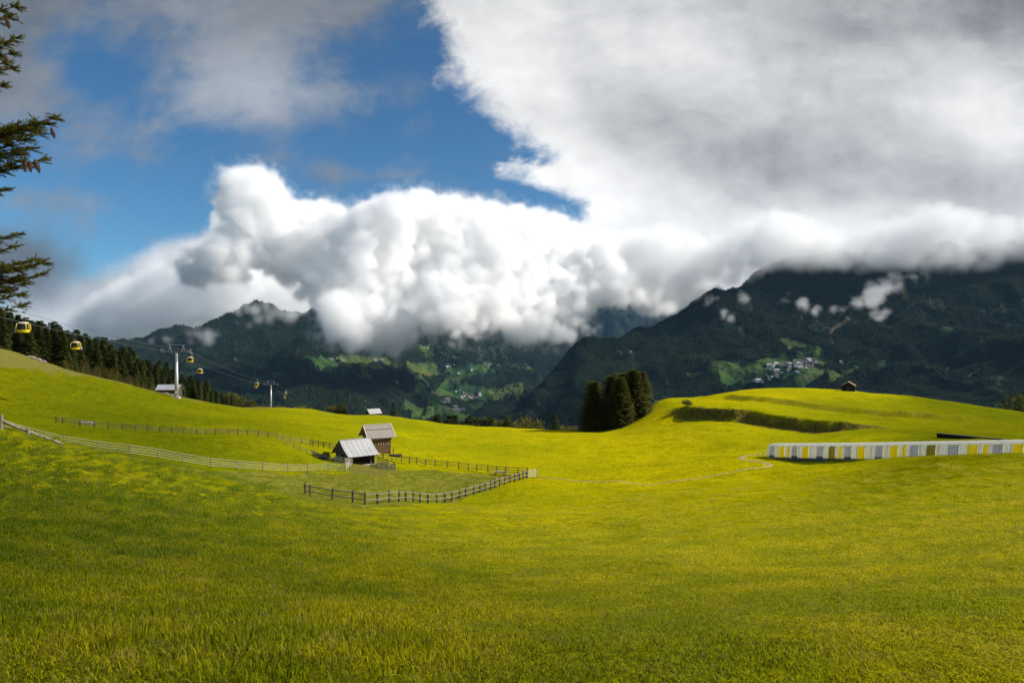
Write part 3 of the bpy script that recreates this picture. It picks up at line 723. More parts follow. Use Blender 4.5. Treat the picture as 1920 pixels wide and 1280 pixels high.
def diamonds(P, D, Nn, L, W, tone, droop=0.0):
    """leaf-like faces: base P, direction D, side Nn, length L, width W"""
    mid = P + D * (L * .45)[:, None]; tip = P + D * L[:, None]
    tip[:, 2] -= droop * L
    V = np.stack([P, mid + Nn * (W * .5)[:, None], tip, mid - Nn * (W * .5)[:, None]], 1).reshape(-1, 3)
    n = len(P); F_ = np.arange(n * 4).reshape(n, 4)
    return V, F_, np.repeat(tone, 4)
def nrm(a): return a / (np.linalg.norm(a, axis=-1, keepdims=True) + 1e-9)
def spruce(name, h, r, seed, mat, whorl=.42, nb=11, leaf=.55, base=.04, shape=.85, bulge=0.0, nleaf=6, crown_name='crown', trunk=True, width=.42):
    g = np.random.default_rng(seed)
    root = empty(name)
    P, D, S, L, W, T = [], [], [], [], [], []
    z = h * base + .1
    ph = g.random() * 6
    lump = g.uniform(-1, 1, (12,))
    while z < h * .985:
        t = (z / h)
        R0 = r * ((1 - t) ** shape) * (1 + bulge * math.sin(math.pi * min(1, t * 1.1)))
        R0 = max(R0, .12)
        n = max(4, int(nb * (.45 + .55 * (1 - t)) * (1 + g.uniform(-.15, .15))))
        for k in range(n):
            a = ph + 2 * math.pi * k / n + g.uniform(-.25, .25)
            Lb = R0 * g.uniform(.68, 1.12) * (1 + .16 * lump[int((a % 6.283) / 6.283 * 6) % 6 + (0 if t < .5 else 6)])
            rise = .35 * (t - .35) ; dz = -0.28 + t * .75
            d = np.array([math.cos(a), math.sin(a), dz + g.uniform(-.1, .1)]); d /= np.linalg.norm(d)
            sd = np.array([-math.sin(a), math.cos(a), 0])
            nl = max(2, int(nleaf * (Lb / r) + 1.5))
            for q in range(nl):
                f = (q + .4 + g.uniform(-.3, .3)) / nl
                for side in ((-1, 1) if q < nl - 1 else (0,)):
                    p = d * Lb * f; p = p + np.array([0, 0, z - .10 * Lb * math.sin(f * 3.1)])
                    dd = d * .8 + sd * side * g.uniform(.35, .8) + np.array([0, 0, g.uniform(-.32, .02)])
                    P.append(p); D.append(dd); S.append(np.cross(dd, [0, 0, 1]) + g.uniform(-.55, .55, 3))
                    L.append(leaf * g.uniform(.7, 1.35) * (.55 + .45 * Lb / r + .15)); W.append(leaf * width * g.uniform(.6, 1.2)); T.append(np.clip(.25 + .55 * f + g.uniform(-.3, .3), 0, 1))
        z += whorl * (.6 + .5 * (1 - t)) * g.uniform(.8, 1.2)
        ph += .7
    # leader
    for k in range(7):
        P.append(np.array([0, 0, h * .975 - k * .1])); a = g.random() * 6; D.append(np.array([.22 * math.cos(a), .22 * math.sin(a), 1.])); S.append(np.array([math.sin(a), -math.cos(a), 0])); L.append(h * .03 + .2); W.append(.12); T.append(.6)
    V, F_, tt = diamonds(np.array(P), nrm(np.array(D)), nrm(np.array(S)), np.array(L), np.array(W), np.array(T))
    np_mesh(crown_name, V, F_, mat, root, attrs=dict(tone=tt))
    if trunk:
        mb = MB(); mb.tube([(0, 0, -.8), (0, 0, h * .3), (0, 0, h * .7), (0, 0, h * .98)], [h * .016 + .02, h * .012, h * .006, .02], 7)
        mb.build('trunk', M_bark, root)
    return root
def bush(name, h, r, seed, mat, n=900, leaf=.22, stems=4, lump=.35, up=.0):
    g = np.random.default_rng(seed); root = empty(name)
    k = g.uniform(-1, 1, (7, 3)); k[:, 2] = g.uniform(.25, .85, 7); k[:, :2] *= .55
    c = k[g.integers(0, 7, n)]
    d = nrm(g.normal(size=(n, 3))); rad = .42 * g.random((n, 1)) ** .45 * g.uniform(.7, 1.1, (n, 1))
    p = c + d * rad; P = np.stack([p[:, 0] * r, p[:, 1] * r, np.abs(p[:, 2]) * h], -1)
    D = nrm(d * .6 + g.normal(size=(n, 3)) * .6 + np.array([0, 0, up])); S = nrm(np.cross(D, g.normal(size=(n, 3))))
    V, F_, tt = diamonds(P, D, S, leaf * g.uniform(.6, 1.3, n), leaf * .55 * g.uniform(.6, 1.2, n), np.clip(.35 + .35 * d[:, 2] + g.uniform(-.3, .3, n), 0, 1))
    np_mesh('crown', V, F_, mat, root, attrs=dict(tone=tt))
    mb = MB()
    for i in range(stems):
        a = g.random() * 6.28; q = c[i]
        mb.tube([(q[0] * r * .1, q[1] * r * .1, -.3), (q[0] * r * .5, q[1] * r * .5, h * .35), (q[0] * r * .9, q[1] * r * .9, h * .7)], [.03 * h + .01, .02 * h, .008 * h], 5)
    mb.build('stem', M_bark, root)
    return root
USED = {}
def put(proto, loc, s=1.0, rz=None, sz=None, label=None, cat='tree', group=None, name=None):
    if proto.name in USED: o = copy_tree(proto)
    else: o = proto; USED[proto.name] = 1
    o.location = loc; o.rotation_euler = (0, 0, random.uniform(0, 6.28) if rz is None else rz)
    o.scale = (s, s, sz or s)
    tag(o, label, cat, group); o.rotation_euler.x = random.uniform(-.02, .02); return o

# the spruce wood along the left edge of the meadow
wood = [spruce('spruce_tree', 20, 4.1, 20 + i, M_spruce, whorl=.55, nb=14, leaf=1.15, nleaf=5, shape=.72, bulge=.12, width=.62) for i in range(5)]
larch = [spruce('young_larch', 6, 1.5, 60 + i, M_larch, whorl=.4, nb=8, leaf=.6, nleaf=3, shape=.7) for i in range(3)]
# (px, tree-top py) of the skyline, and the meadow-side edge
top_line = ([-200, -60, 0, 40, 80, 120, 165, 200, 240, 275, 300, 330, 360, 390, 420, 445, 480, 520, 560], [520, 552, 572, 588, 594, 606, 622, 632, 648, 664, 676, 686, 700, 713, 728, 740, 752, 758, 764])
edge_Y = ([-200, 0, 60, 110, 160, 220, 290, 340, 400, 450, 520], [205, 210, 215, 218, 232, 246, 262, 262, 285, 350, 460])
r = random.Random(5)
nt_ = 0
for row in range(6):
    px = -190
    while px < (455 if row < 4 else 420):
        Y = float(np.interp(px, *edge_Y)) + row * (8 + px * .004) + r.uniform(-3, 3)
        if px > -180:
            g_ = G(px, Y)
            top = float(np.interp(px, *top_line)) + r.uniform(-5, 9) + (5 - row) * 3.2
            if r.random() < .3: top += r.uniform(4, 12)
            ht = (640 - top) / F * Y - g_.z
            if 5 < ht < 42 and not (px > 405 and row == 0 and r.random() < .5):
                s = ht / 20
                put(r.choice(wood), g_ - Vector((0, 0, .3)), (s if s < 1 else s ** .8) * 1.22, r.uniform(0, 6.28), sz=s, label='dark spruce in the front rows of the wood behind the left meadow' if row < 2 else 'dark spruce deeper in the wood behind the left edge of the meadow', group='spruces of the wood at the left'); nt_ += 1
        px += (2.6 if row < 2 else 3.6) / Y * F * r.uniform(.75, 1.25)
print('wood', nt_)
# shrubs and larches in the strip between wood and meadow
for i in range(80):
    px = 118 + 180 * r.random() ** 1.0; e = float(np.interp(px, *edge_Y)); c_ = float(np.interp(px, [100, 160, 250, 330], [203, 208, 219, 234]))
    Y = c_ + (e - c_) * r.uniform(.15, 1.0); g_ = G(px, Y)
    put(r.choice(larch), g_, r.uniform(.35, .85) * (0.9 if px < 260 else .7), label='yellowish young larch on the bank between meadow and spruce wood', cat='tree', group='young larches on the bank at the left')
shrubs = [bush('shrub', 2.4, 1.8, 80 + i, M_shrub, 700, .36) for i in range(3)]
darkb = [bush('bush', 4.0, 2.6, 90 + i, M_bush, 1100, .5) for i in range(2)]
for i in range(46):
    px = r.uniform(425, 565); Y = float(np.interp(px, [425, 470, 508, 565], [330, 420, 455, 455])) + r.uniform(0, 60)
    g_ = G(px, Y); top = float(np.interp(px, [425, 460, 500, 540, 565], [738, 752, 757, 764, 768])) + r.uniform(-4, 8)
    ht = (640 - top) / F * Y - g_.z
    if ht > 1.5: put(r.choice(wood if r.random() < .45 else (darkb + shrubs)), g_, 1, label='x')
for o in [o for o in COL.objects if o.get('label') == 'x']:
    h0 = {'s': 20, 'b': 4.0}['s'] if o.name.startswith('spruce') else (4.0 if o.name.startswith('bush') else 2.4)
    px = 960 + F * o.location.x / o.location.y
    top = float(np.interp(px, [425, 460, 500, 540, 565], [738, 752, 757, 764, 768])) + r.uniform(-4, 7)
    ht = max(1.5, (640 - top) / F * o.location.y - o.location.z); s = ht / h0; o.scale = (min(s, 1.2 if h0 == 20 else s), min(s, 1.2 if h0 == 20 else s), s)
    tag(o, 'small dark tree poking up behind the meadow edge around the farther lift tower', 'tree', 'small trees beyond the farther tower')
# crest bushes right of the farther tower and small trees in the dip
def fit(proto, h0, px, top, Y, label, cat='tree', group=None, ws=1.0):
    g_ = G(px, Y); ht = (640 - top) / F * Y - g_.z; s = max(ht, .5) / h0
    return put(proto, g_ - Vector((0, 0, .1)), s * ws, label=label, cat=cat, group=group, sz=s)
fit(shrubs[0], 2.4, 583, 763, 400, 'round shrub left of the orange roof on the meadow edge', 'shrub')
fit(wood[0], 20, 592, 759, 420, 'tiny conifer behind the orange roof on the meadow edge')
fit(wood[3], 20, 598, 761, 424, 'second tiny conifer just right of the orange roof')
fit(shrubs[1], 2.4, 617, 763, 380, 'leftmost olive shrub of the three left of the distant tin-roofed hut', 'shrub')
fit(shrubs[2], 2.4, 627, 762, 378, 'middle olive shrub of the three left of the distant tin-roofed hut', 'shrub')
fit(darkb[0], 4.0, 639, 757, 376, 'tallest olive bush of the three left of the distant tin-roofed hut', 'shrub', ws=.8)
fit(darkb[1], 4.0, 646, 764, 372, 'low bush on the right side of the tall olive bush near the distant hut', 'shrub')
lone = spruce('spruce_tree', 9, 3.1, 101, M_spruce, whorl=.30, nb=15, leaf=.75, nleaf=5, shape=.7)
fit(lone, 9, 738, 753, 318, 'lone dark spruce to the right of the distant tin-roofed hut')
fit(shrubs[0], 2.4, 751, 778, 312, 'low shrub at the foot of the lone spruce on the crest', 'shrub', ws=1.2)
fit(lone, 9, 1040, 773, 262, 'lone pointed spruce left of the big dark spruce clump')
fit(wood[1], 20, 1017, 788, 275, 'thin small conifer left of the lone pointed spruce', ws=.8)
fit(darkb[0], 4.0, 950, 784, 278, 'round dark bush in the dip behind the meadow', 'shrub', ws=.85)
fit(shrubs[1], 2.4, 935, 790, 282, 'pale olive shrub left of the round dark bush', 'shrub')
fit(shrubs[2], 2.4, 962, 793, 276, 'pale olive shrub right of the round dark bush', 'shrub')
fit(shrubs[0], 2.4, 983, 781, 285, 'tall yellowish shrub in the dip, beside a small conifer', 'shrub', ws=.8)
fit(wood[2], 20, 989, 779, 281, 'small dark conifer between two yellowish shrubs in the dip', ws=1.1)
fit(shrubs[1], 2.4, 999, 789, 279, 'yellowish shrub on the right of the small conifer in the dip', 'shrub')
fit(shrubs[2], 2.4, 973, 795, 276, 'low green shrub strip in the dip behind the meadow', 'shrub', ws=1.6)
for px, top, Y in ((900, 799, 300), (880, 797, 305), (1012, 797, 270), (1060, 801, 262), (1078, 801, 255)):
    fit(r.choice(shrubs), 2.4, px, top, Y, 'low bush on the far rim of the meadow in the middle', 'shrub', 'low bushes on the far rim')
for i in range(26):
    px = r.uniform(800, 935); Y = r.uniform(430, 620); g_ = G(px, Y)
    fit(r.choice(wood), 20, px, r.uniform(776, 795), Y, 'small dark tree on the shaded slope below the meadow rim', group='trees on the slope below the rim')
# the dense clump
clump = [spruce('spruce_tree', 18, 4.3, 110 + i, M_clump_spruce, whorl=.28, nb=20, leaf=.8, nleaf=8, shape=.30, bulge=.12, base=.02, width=.62) for i in range(3)]
fit(clump[0], 18, 1112, 714, 232, 'leftmost spruce of the dense dark clump, a little apart from the rest', ws=1.2)
fit(clump[1], 18, 1147, 704, 236, 'second spruce of the dense dark clump from the left', ws=1.15)
fit(clump[2], 18, 1170, 699, 238, 'middle spruce of the dense dark clump', ws=1.1)
fit(clump[0], 18, 1188, 692, 232, 'tallest spruce of the dense dark clump', ws=1.15)
fit(clump[1], 18, 1203, 697, 236, 'rightmost spruce of the dense dark clump, lit by the sun on its right', ws=1.05)
fit(clump[2], 18, 1163, 707, 227, 'front spruce of the dense dark clump, facing the meadow', ws=1.05)
fit(clump[0], 18, 1180, 698, 240, 'spruce behind the middle of the dense dark clump, filling its gap', ws=1.2)
fit(clump[1], 18, 1157, 701, 241, 'hidden back spruce of the dense dark clump, behind its second trunk', ws=1.2)
fit(wood[4], 20, 1086, 790, 250, 'tiny conifer at the left foot of the dense spruce clump')
# scrub on the scarp
for i in range(60):
    t = r.random() ** .8; k = t * (len(SCARP) - 2.2); a = int(k); f = k - a
    x = SCARP[a][0] * (1 - f) + SCARP[a + 1][0] * f; y = SCARP[a][1] * (1 - f) + SCARP[a + 1][1] * f
    y -= r.uniform(.2, 2.4); x += r.uniform(-1.5, 1.5)
    put(r.choice(shrubs), (x, y, Hs(x, y) - .25), r.uniform(.14, .30) * (1 - .4 * t), label='dry olive scrub bush growing along the dark earth bank on the right', cat='shrub', group='scrub along the bank')
fit(shrubs[2], 2.4, 1288, 749, 216, 'biggest scrub bush at the left end of the dark earth bank', 'shrub', ws=1.5)
for px, top, Y in ((1915, 752, 300), (1900, 760, 310), (1893, 765, 300), (1932, 748, 310)):
    fit(darkb[px % 2], 4.0, px, top, Y, 'dark bush behind the hill at the far right edge', 'shrub', 'bushes at the far right edge')
for p_ in wood + larch + shrubs + darkb + clump + [lone]:
    pass

# ------------------------------------------------------------------ near spruce at the left edge
def near_spruce():
    g = np.random.default_rng(33)
    root = empty('spruce_tree', (-7.6, 7.4, Hs(-7.6, 7.4)))
    base = np.array(root.location)
    tag(root, 'near spruce at the left edge of the picture, its cone-bearing branches reaching into the frame', 'tree')
    mb = MB(); mb.tube([(0, 0, -.5), (0, 0, 3), (0.05, 0, 8), (0.05, 0, 13)], [.24, .2, .13, .04], 12); mb.build('trunk', M_bark, root)
    m = leaf_mat('near_needles', (.06, .085, .008), (.26, .25, .015), .4)
    P, D, S, L, W, T = [], [], [], [], [], []
    twig = MB()
    cone_at = []
    def shoot(p, d, ln, needles=True):
        """one twig clothed in needles"""
        q = p + d * ln; twig.bar(p, q, .0035, .002, 4)
        n = int(ln / .0026)
        t = g.random(n); a = g.random(n) * 6.28
        e1 = np.cross(d, [0, 0, 1]); e1 /= np.linalg.norm(e1) + 1e-9; e2 = np.cross(e1, d)
        rad = np.cos(a)[:, None] * e1 + (np.sin(a) * .9)[:, None] * e2
        dd = nrm(rad * .8 + d * .75)
        P.append(p + d * (t * ln)[:, None]); D.append(dd); S.append(nrm(np.cross(dd, d) + g.normal(size=(n, 3)) * .3))
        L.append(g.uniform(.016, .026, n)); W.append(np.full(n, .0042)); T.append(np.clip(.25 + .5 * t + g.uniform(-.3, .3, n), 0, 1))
    def branch(z, tx, ty, tz, droop, fan):
        a = np.array([0, 0, z]); b = np.array([tx, ty, tz]); pts = []
        N_ = 16
        for i in range(N_ + 1):
            f = i / N_; pts.append(a * (1 - f) + b * f + np.array([0, 0, -droop * 4 * f * (1 - f)]))
        twig.tube(pts, list(np.linspace(.03, .004, N_ + 1)), 5)
        for i in range(3, N_ + 1):
            p = pts[i]; d = nrm(pts[i] - pts[i - 1]); f = i / N_
            sidev = nrm(np.cross(d, [0, 0, 1]))
            for s_ in (-1, 1):
                for kk in range(4):
                    ln = fan * (1.15 - f) * g.uniform(.6, 1.1) + .07
                    dd = nrm(d * g.uniform(.55, .9) + sidev * s_ * g.uniform(.35, .8) + np.array([0, 0, g.uniform(-.42, .25)]))
                    q0 = p - d * g.random() * .06
                    n2 = max(1, int(ln / .055))
                    for j in range(n2):
                        o_ = q0 + dd * (ln * j / n2)
                        d2 = nrm(dd + nrm(np.cross(dd, [0, 0, 1])) * g.choice([-1, 1]) * g.uniform(.3, .8) + np.array([0, 0, g.uniform(-.3, .35)]))
                        shoot(o_, d2, g.uniform(.05, .10))
                    shoot(q0, dd, ln)
            if i == N_: 
                for _ in range(3): shoot(p, nrm(d + g.normal(size=3) * .25), .10)
        return pts
    def W3(px, py, Y): return np.array([PX(px, Y), Y, PZ(py, Y)]) - base
    # tips read off the photo: px, py, distance
    tips = [(100, 222, 7.0, .12, .34), (78, 300, 7.1, .10, .30), (72, 248, 7.3, .05, .34), (30, 12, 7.0, .1, .22), (28, 72, 7.1, .1, .2), (24, 100, 7.2, .05, .2), (20, 128, 7.0, .1, .16), (6, 160, 7.1, .1, .14),
            (78, 492, 6.9, .16, .28), (74, 515, 7.1, .10, .26), (30, 440, 7.0, .1, .22), (26, 462, 7.2, .1, .18), (36, 552, 6.9, .12, .2), (40, 573, 7.0, .1, .16), (8, 356, 7.0, .1, .2), (62, 234, 7.1, .1, .34), (88, 232, 7.0, .1, .26), (44, 262, 7.0, .12, .36), (58, 278, 7.2, .1, .3), (30, 290, 7.1, .1, .3), (20, 240, 7.2, .08, .36), (42, 302, 7.1, .1, .24), (16, 312, 7.1, .1, .24), (50, 500, 7.0, .1, .3), (64, 488, 7.0, .12, .22), (32, 520, 7.1, .1, .3), (44, 532, 7.0, .1, .2), (18, 500, 7.2, .1, .3), (16, 545, 7.1, .1, .26), (14, 30, 7.2, .1, .3), (10, 80, 7.0, .1, .26), (12, 118, 7.1, .1, .24)]
    for px, py, Y, dr, fan in tips:
        b = W3(px, py, Y); branch(b[2] - .15 - .35 * g.random(), b[0], b[1], b[2], dr * .5, fan)
    for k in range(60):
        z = g.uniform(1.0, 12.0); a = g.uniform(.6, 5.7) if g.random() < .8 else g.uniform(0, 6.28); Rr = 1.0 * (1 - z / 14) + .3
        if math.cos(a) > .2: Rr *= .7
        branch(z, Rr * math.cos(a), Rr * math.sin(a), z - .2, .1, .3)
    V, F_, tt = diamonds(np.concatenate(P), np.concatenate(D), np.concatenate(S), np.concatenate(L), np.concatenate(W), np.concatenate(T))
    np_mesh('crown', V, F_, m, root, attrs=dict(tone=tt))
    twig.build('branch', M_bark, root)
    M_cone = simple('cone_scales', (.17, .085, .045), (.07, .035, .02), 60, bs=.8)
    for px, py, Y, lean in ((97, 243, 6.9, .35), (48, 305, 6.9, -.1), (56, 306, 6.92, .12), (66, 303, 6.95, .3), (70, 308, 7.0, .25), (10, 106, 7.0, .4), (13, 38, 7.0, .3)):
        p = W3(px, py, Y); mb = MB()
        n_r, n_s = 13, 10; Lc = .115; vs = []
        ax = Vector((lean, 0, -1)).normalized()
        q = ax.to_track_quat('Z', 'Y').to_matrix()
        for i in range(n_r + 1):
            f = i / n_r; rr = .0175 * math.sin(math.pi * (f * .86 + .10)) ** .7 * (1.0 + (.16 if i % 2 else 0))
            for j in range(n_s):
                t = 6.283 * (j + .5 * (i % 2)) / n_s; vs.append(Vector(p) + q @ Vector((math.cos(t) * rr, math.sin(t) * rr, f * Lc - .02)))
        mb.add(vs, [(i * n_s + j, i * n_s + (j + 1) % n_s, (i + 1) * n_s + (j + 1) % n_s, (i + 1) * n_s + j) for i in range(n_r) for j in range(n_s)] + [tuple(range(n_s))[::-1], tuple(range(n_r * n_s, n_r * n_s + n_s))])
        mb.build('cone', M_cone, root)
near_spruce()

# ================================================================== fences
M_oldwood = simple('weathered_wood', (.12, .10, .075), (.06, .048, .035), 8, (1, 1, .25), bs=.5)
M_darkwood = simple('dark_wood', (.085, .062, .045), (.045, .032, .025), 8, (1, 1, .25), bs=.5)
M_palewood = simple('pale_rail_wood', (.50, .47, .40), (.33, .30, .24), 6, (1, 1, .3), bs=.3)
M_greywood = simple('grey_rail_wood', (.24, .21, .165), (.14, .12, .09), 6, (1, 1, .3), bs=.4)
def fence(name, label, posts, hgt, pr, rails, rt, post_mat, rail_mat, cat='fence', wob=.03, lean=.03, group=None, square=False, double=()):
    """posts: list of (px,Y); rails: heights"""
    g = random.Random(len(posts) * 7 + int(hgt * 100))
    P = [G(px, Y) for px, Y in posts]
    root = empty(name, P[0]); tag(root, label, cat, group)
    T = []
    for i, p in enumerate(P):
        mb = MB(); h = hgt * g.uniform(.94, 1.06); lx, ly = g.uniform(-lean, lean), g.uniform(-lean, lean)
        q = p - P[0]; w = pr * g.uniform(.85, 1.15)
        if square: mb.bar(q - Vector((0, 0, .3)), q + Vector((lx, ly, h)), w * 1.8, w * 1.8)
        else: mb.bar(q - Vector((0, 0, .3)), q + Vector((lx, ly, h)), w, w * .9, 7)
        if i < 99: mb.build('post', post_mat, root)
        T.append((q, h, lx, ly))
    for k, rh in enumerate(rails):
        mb = MB()
        for i in range(len(T) - 1):
            (a, ha, ax, ay), (b, hb, bx, by) = T[i], T[i + 1]
            n = (b - a); off = Vector((n.y, -n.x, 0)).normalized() * (pr + rt * .4)
            pa = a + off + Vector((ax * rh / hgt, ay * rh / hgt, rh + g.uniform(-wob, wob))) ; pb = b + off + Vector((bx * rh / hgt, by * rh / hgt, rh + g.uniform(-wob, wob)))
            e = (pb - pa).normalized() * .06
            if square: mb.bar(pa - e, pb + e, .035, rt * 2)
            else: mb.bar(pa - e, pb + e, rt, rt * .85, 6)
        mb.build('rail', rail_mat, root)
    return root
fence('pole_fence', 'long fence of four thin pale poles curving across the left of the paddock', [(-40, 78), (8, 80), (65, 82), (120, 83), (182, 84.5), (243, 86.5), (296, 89), (343, 91), (395, 94), (443, 97.5), (493, 101), (540, 105), (577, 108), (615, 110.5), (647, 112)], 1.28, .055, [.25, .55, .86, 1.18], .026, M_darkwood, M_palewood)
fence('pole_fence', 'short pale pole fence turning back from the long pale fence at the barn', [(647, 112.1), (651, 115.5), (655, 119)], 1.3, .055, [.3, .6, .9, 1.2], .045, M_darkwood, M_palewood)
fence('wooden_fence', 'dark post and rail fence along the upper left side of the paddock', [(105, 128), (117, 128.3), (150, 129), (177, 129.5), (203, 130), (229, 130.8), (253, 131.5), (275, 132.2), (300, 133), (322, 133.6), (345, 134.5), (369, 136), (386, 137), (404, 138), (428, 139), (446, 140), (464, 140.8), (484, 141.5), (502, 142), (519, 142.3)], 1.25, .085, [.4, .78, 1.14], .055, M_darkwood, M_oldwood)
fence('wooden_fence', 'thin faded fence between the dark upper fence and the double post left of the barn', [(519, 142.4), (531, 142.6), (543, 142.8), (565, 143.2), (580, 143.6)], 1.15, .06, [.35, .7, 1.05], .04, M_oldwood, M_greywood)
fence('wire_fence', 'thin low fence slanting down from the upper fence towards the rough log pile', [(519, 141.5), (536, 137), (550, 134), (562, 131.5), (575, 129.5), (588, 128)], 1.0, .05, [.3, .62, .92], .025, M_oldwood, M_greywood)
fence('wooden_fence', 'short dark rail fence between the double post and the hay barn', [(583, 143.8), (587, 143.9), (597, 144), (607, 144), (618, 144), (630, 144.5), (645, 145)], 1.3, .09, [.45, .85, 1.2], .06, M_darkwood, M_darkwood)
fence('wooden_fence', 'long dark post and rail fence from the barns to the white gate', [(706, 139), (717, 138.5), (719.5, 138.3), (735, 136.8), (753, 135.2), (768, 133.8), (781, 132.6), (798, 131.2), (816, 129.8), (838, 127.8), (860, 125.8), (878, 124), (894, 122), (915, 119.5), (931, 118), (948, 116), (971, 113.5), (989, 111.5)], 1.3, .085, [.45, .85, 1.2], .055, M_darkwood, M_oldwood)
low = [(573, 76.6), (581.5, 75.8), (623, 73), (661, 70), (685, 68.5), (708, 70.5), (730, 73), (748, 75), (761, 76.6), (775, 77.8), (788, 79), (803, 80.2), (819, 81.6), (835, 83.2), (847, 84.6), (861, 86.4), (873, 88.2), (888, 90.6), (900, 92.6), (910, 94.2), (920, 95.6), (928, 96.8), (937, 98), (946, 99.4), (956, 100.8), (965, 102.2), (974, 103.6), (981, 104.7), (987, 105.6)]
fence('wooden_fence', 'near wooden fence, stout dark posts and grey rails, winding along the paddock front', low, 1.22, .115, [.5, 1.08], .065, M_darkwood, M_greywood, wob=.06, lean=.07)
fence('gate', 'white barred gate closing the right tip of the paddock', [(988.5, 106), (1007, 108.6)], 1.35, .07, [.2, .45, .7, .95, 1.2], .04, M_darkwood, M_palewood, cat='gate')
fence('gate', 'second bar of dark posts joining the gate to the long dark fence', [(989, 107), (989.5, 111.2)], 1.3, .1, [.5, 1.1], .05, M_darkwood, M_oldwood, cat='fence')
# fallen log rails on the brow at the left
def logs():
    P = [G(-20, 52, .75), G(5, 51.5, .62), G(55, 52.5, .30), G(112, 54, .10)]
    root = empty('log_rail', P[0]); tag(root, 'thick grey log rail sagging to the ground on the brow at the left edge', 'fence')
    for i in range(3):
        a, b = P[i] - P[0], P[i + 1] - P[0]; mb = MB(); d = (b - a).normalized() * .25
        pts = [a - d + (b + 2 * d - a) * f + Vector((0, 0, .03 * math.sin(f * 9 + i))) for f in (0, .25, .5, .75, 1)]
        mb.tube(pts, [.13, .125, .12, .115, .11], 9); mb.build('log', M_greywood, root, smooth=True)
    for k, h in ((1, .95), (2, .55)):
        g_ = P[k] - P[0]; mb = MB(); mb.bar((g_.x, g_.y - .15, g_.z - 1.2), (g_.x + .03, g_.y - .15, g_.z + h * .5), .11, .10, 8); mb.build('post', M_greywood, root)
logs()

# ================================================================== barns
M_tin = simple('sheet_roof', (.42, .42, .42), (.36, .36, .365), .8, (1, 1, 1), rough=.45, metal=.15, bs=.15)
M_shingle = simple('shingle_roof', (.30, .26, .225), (.19, .165, .145), 5, (2, .6, 1), rough=.9, bs=.7, bd=.05)
M_trim = simple('pale_verge_board', (.55, .50, .40), (.42, .38, .30), 5)
M_boards = simple('brown_boards', (.17, .09, .035), (.05, .032, .02), 5, (5, 5, .35), bs=.6)
M_greyboards = simple('grey_boards', (.17, .15, .125), (.085, .072, .06), 5, (5, 5, .3), bs=.6)
M_black = simple('barn_dark', (.02, .016, .012), (.012, .01, .008), 3, bs=0)
M_stone = simple('bare_earth', (.34, .26, .18), (.22, .16, .10), 3, bs=.6)
M_rust = simple('rusty_roof', (.33, .17, .10), (.23, .12, .08), 2, rough=.6)
M_plast = simple('white_plastic', (.75, .75, .74), (.6, .6, .6), 2, rough=.5)
M_rubber = simple('black_rubber', (.02, .02, .022), (.035, .035, .035), 3)

def planks(mb, x0, x1, y, z0, z1, axis='x', step=.22, depth=.04, seed=0):
    g = random.Random(seed); a = x0
    while a < x1 - .02:
        w = min(step * g.uniform(.8, 1.2), x1 - a); c = a + w / 2; d = depth + g.uniform(0, .02)
        zz = z1 if not callable(z1) else z1(c)
        if zz - z0 > .05:
            cc = (c, y, (z0 + zz) / 2) if axis == 'x' else (y, c, (z0 + zz) / 2)
            dd = (w - .015, d, zz - z0) if axis == 'x' else (d, w - .015, zz - z0)
            mb.box(cc, dd)
        a += w
def slab(mb, pts, t):
    """roof sheet following pts (list of (y,z)) along x; pts given with x extents"""
    (x0, x1), prof = pts
    up = [(y, z) for y, z in prof]; n = len(up)
    vs = [(x, y, z) for x in (x0, x1) for y, z in up] + [(x, y, z - t) for x in (x0, x1) for y, z in up]
    fs = []
    for i in range(n - 1):
        fs += [(i, i + 1, n + i + 1, n + i), (2 * n + i, 3 * n + i, 3 * n + i + 1, 2 * n + i + 1), (i, 2 * n + i, 2 * n + i + 1, i + 1), (n + i, n + i + 1, 3 * n + i + 1, 3 * n + i)]
    fs += [(0, n, 3 * n, 2 * n), (n - 1, 3 * n - 1, 4 * n - 1, 2 * n - 1)]
    mb.add(vs, fs)

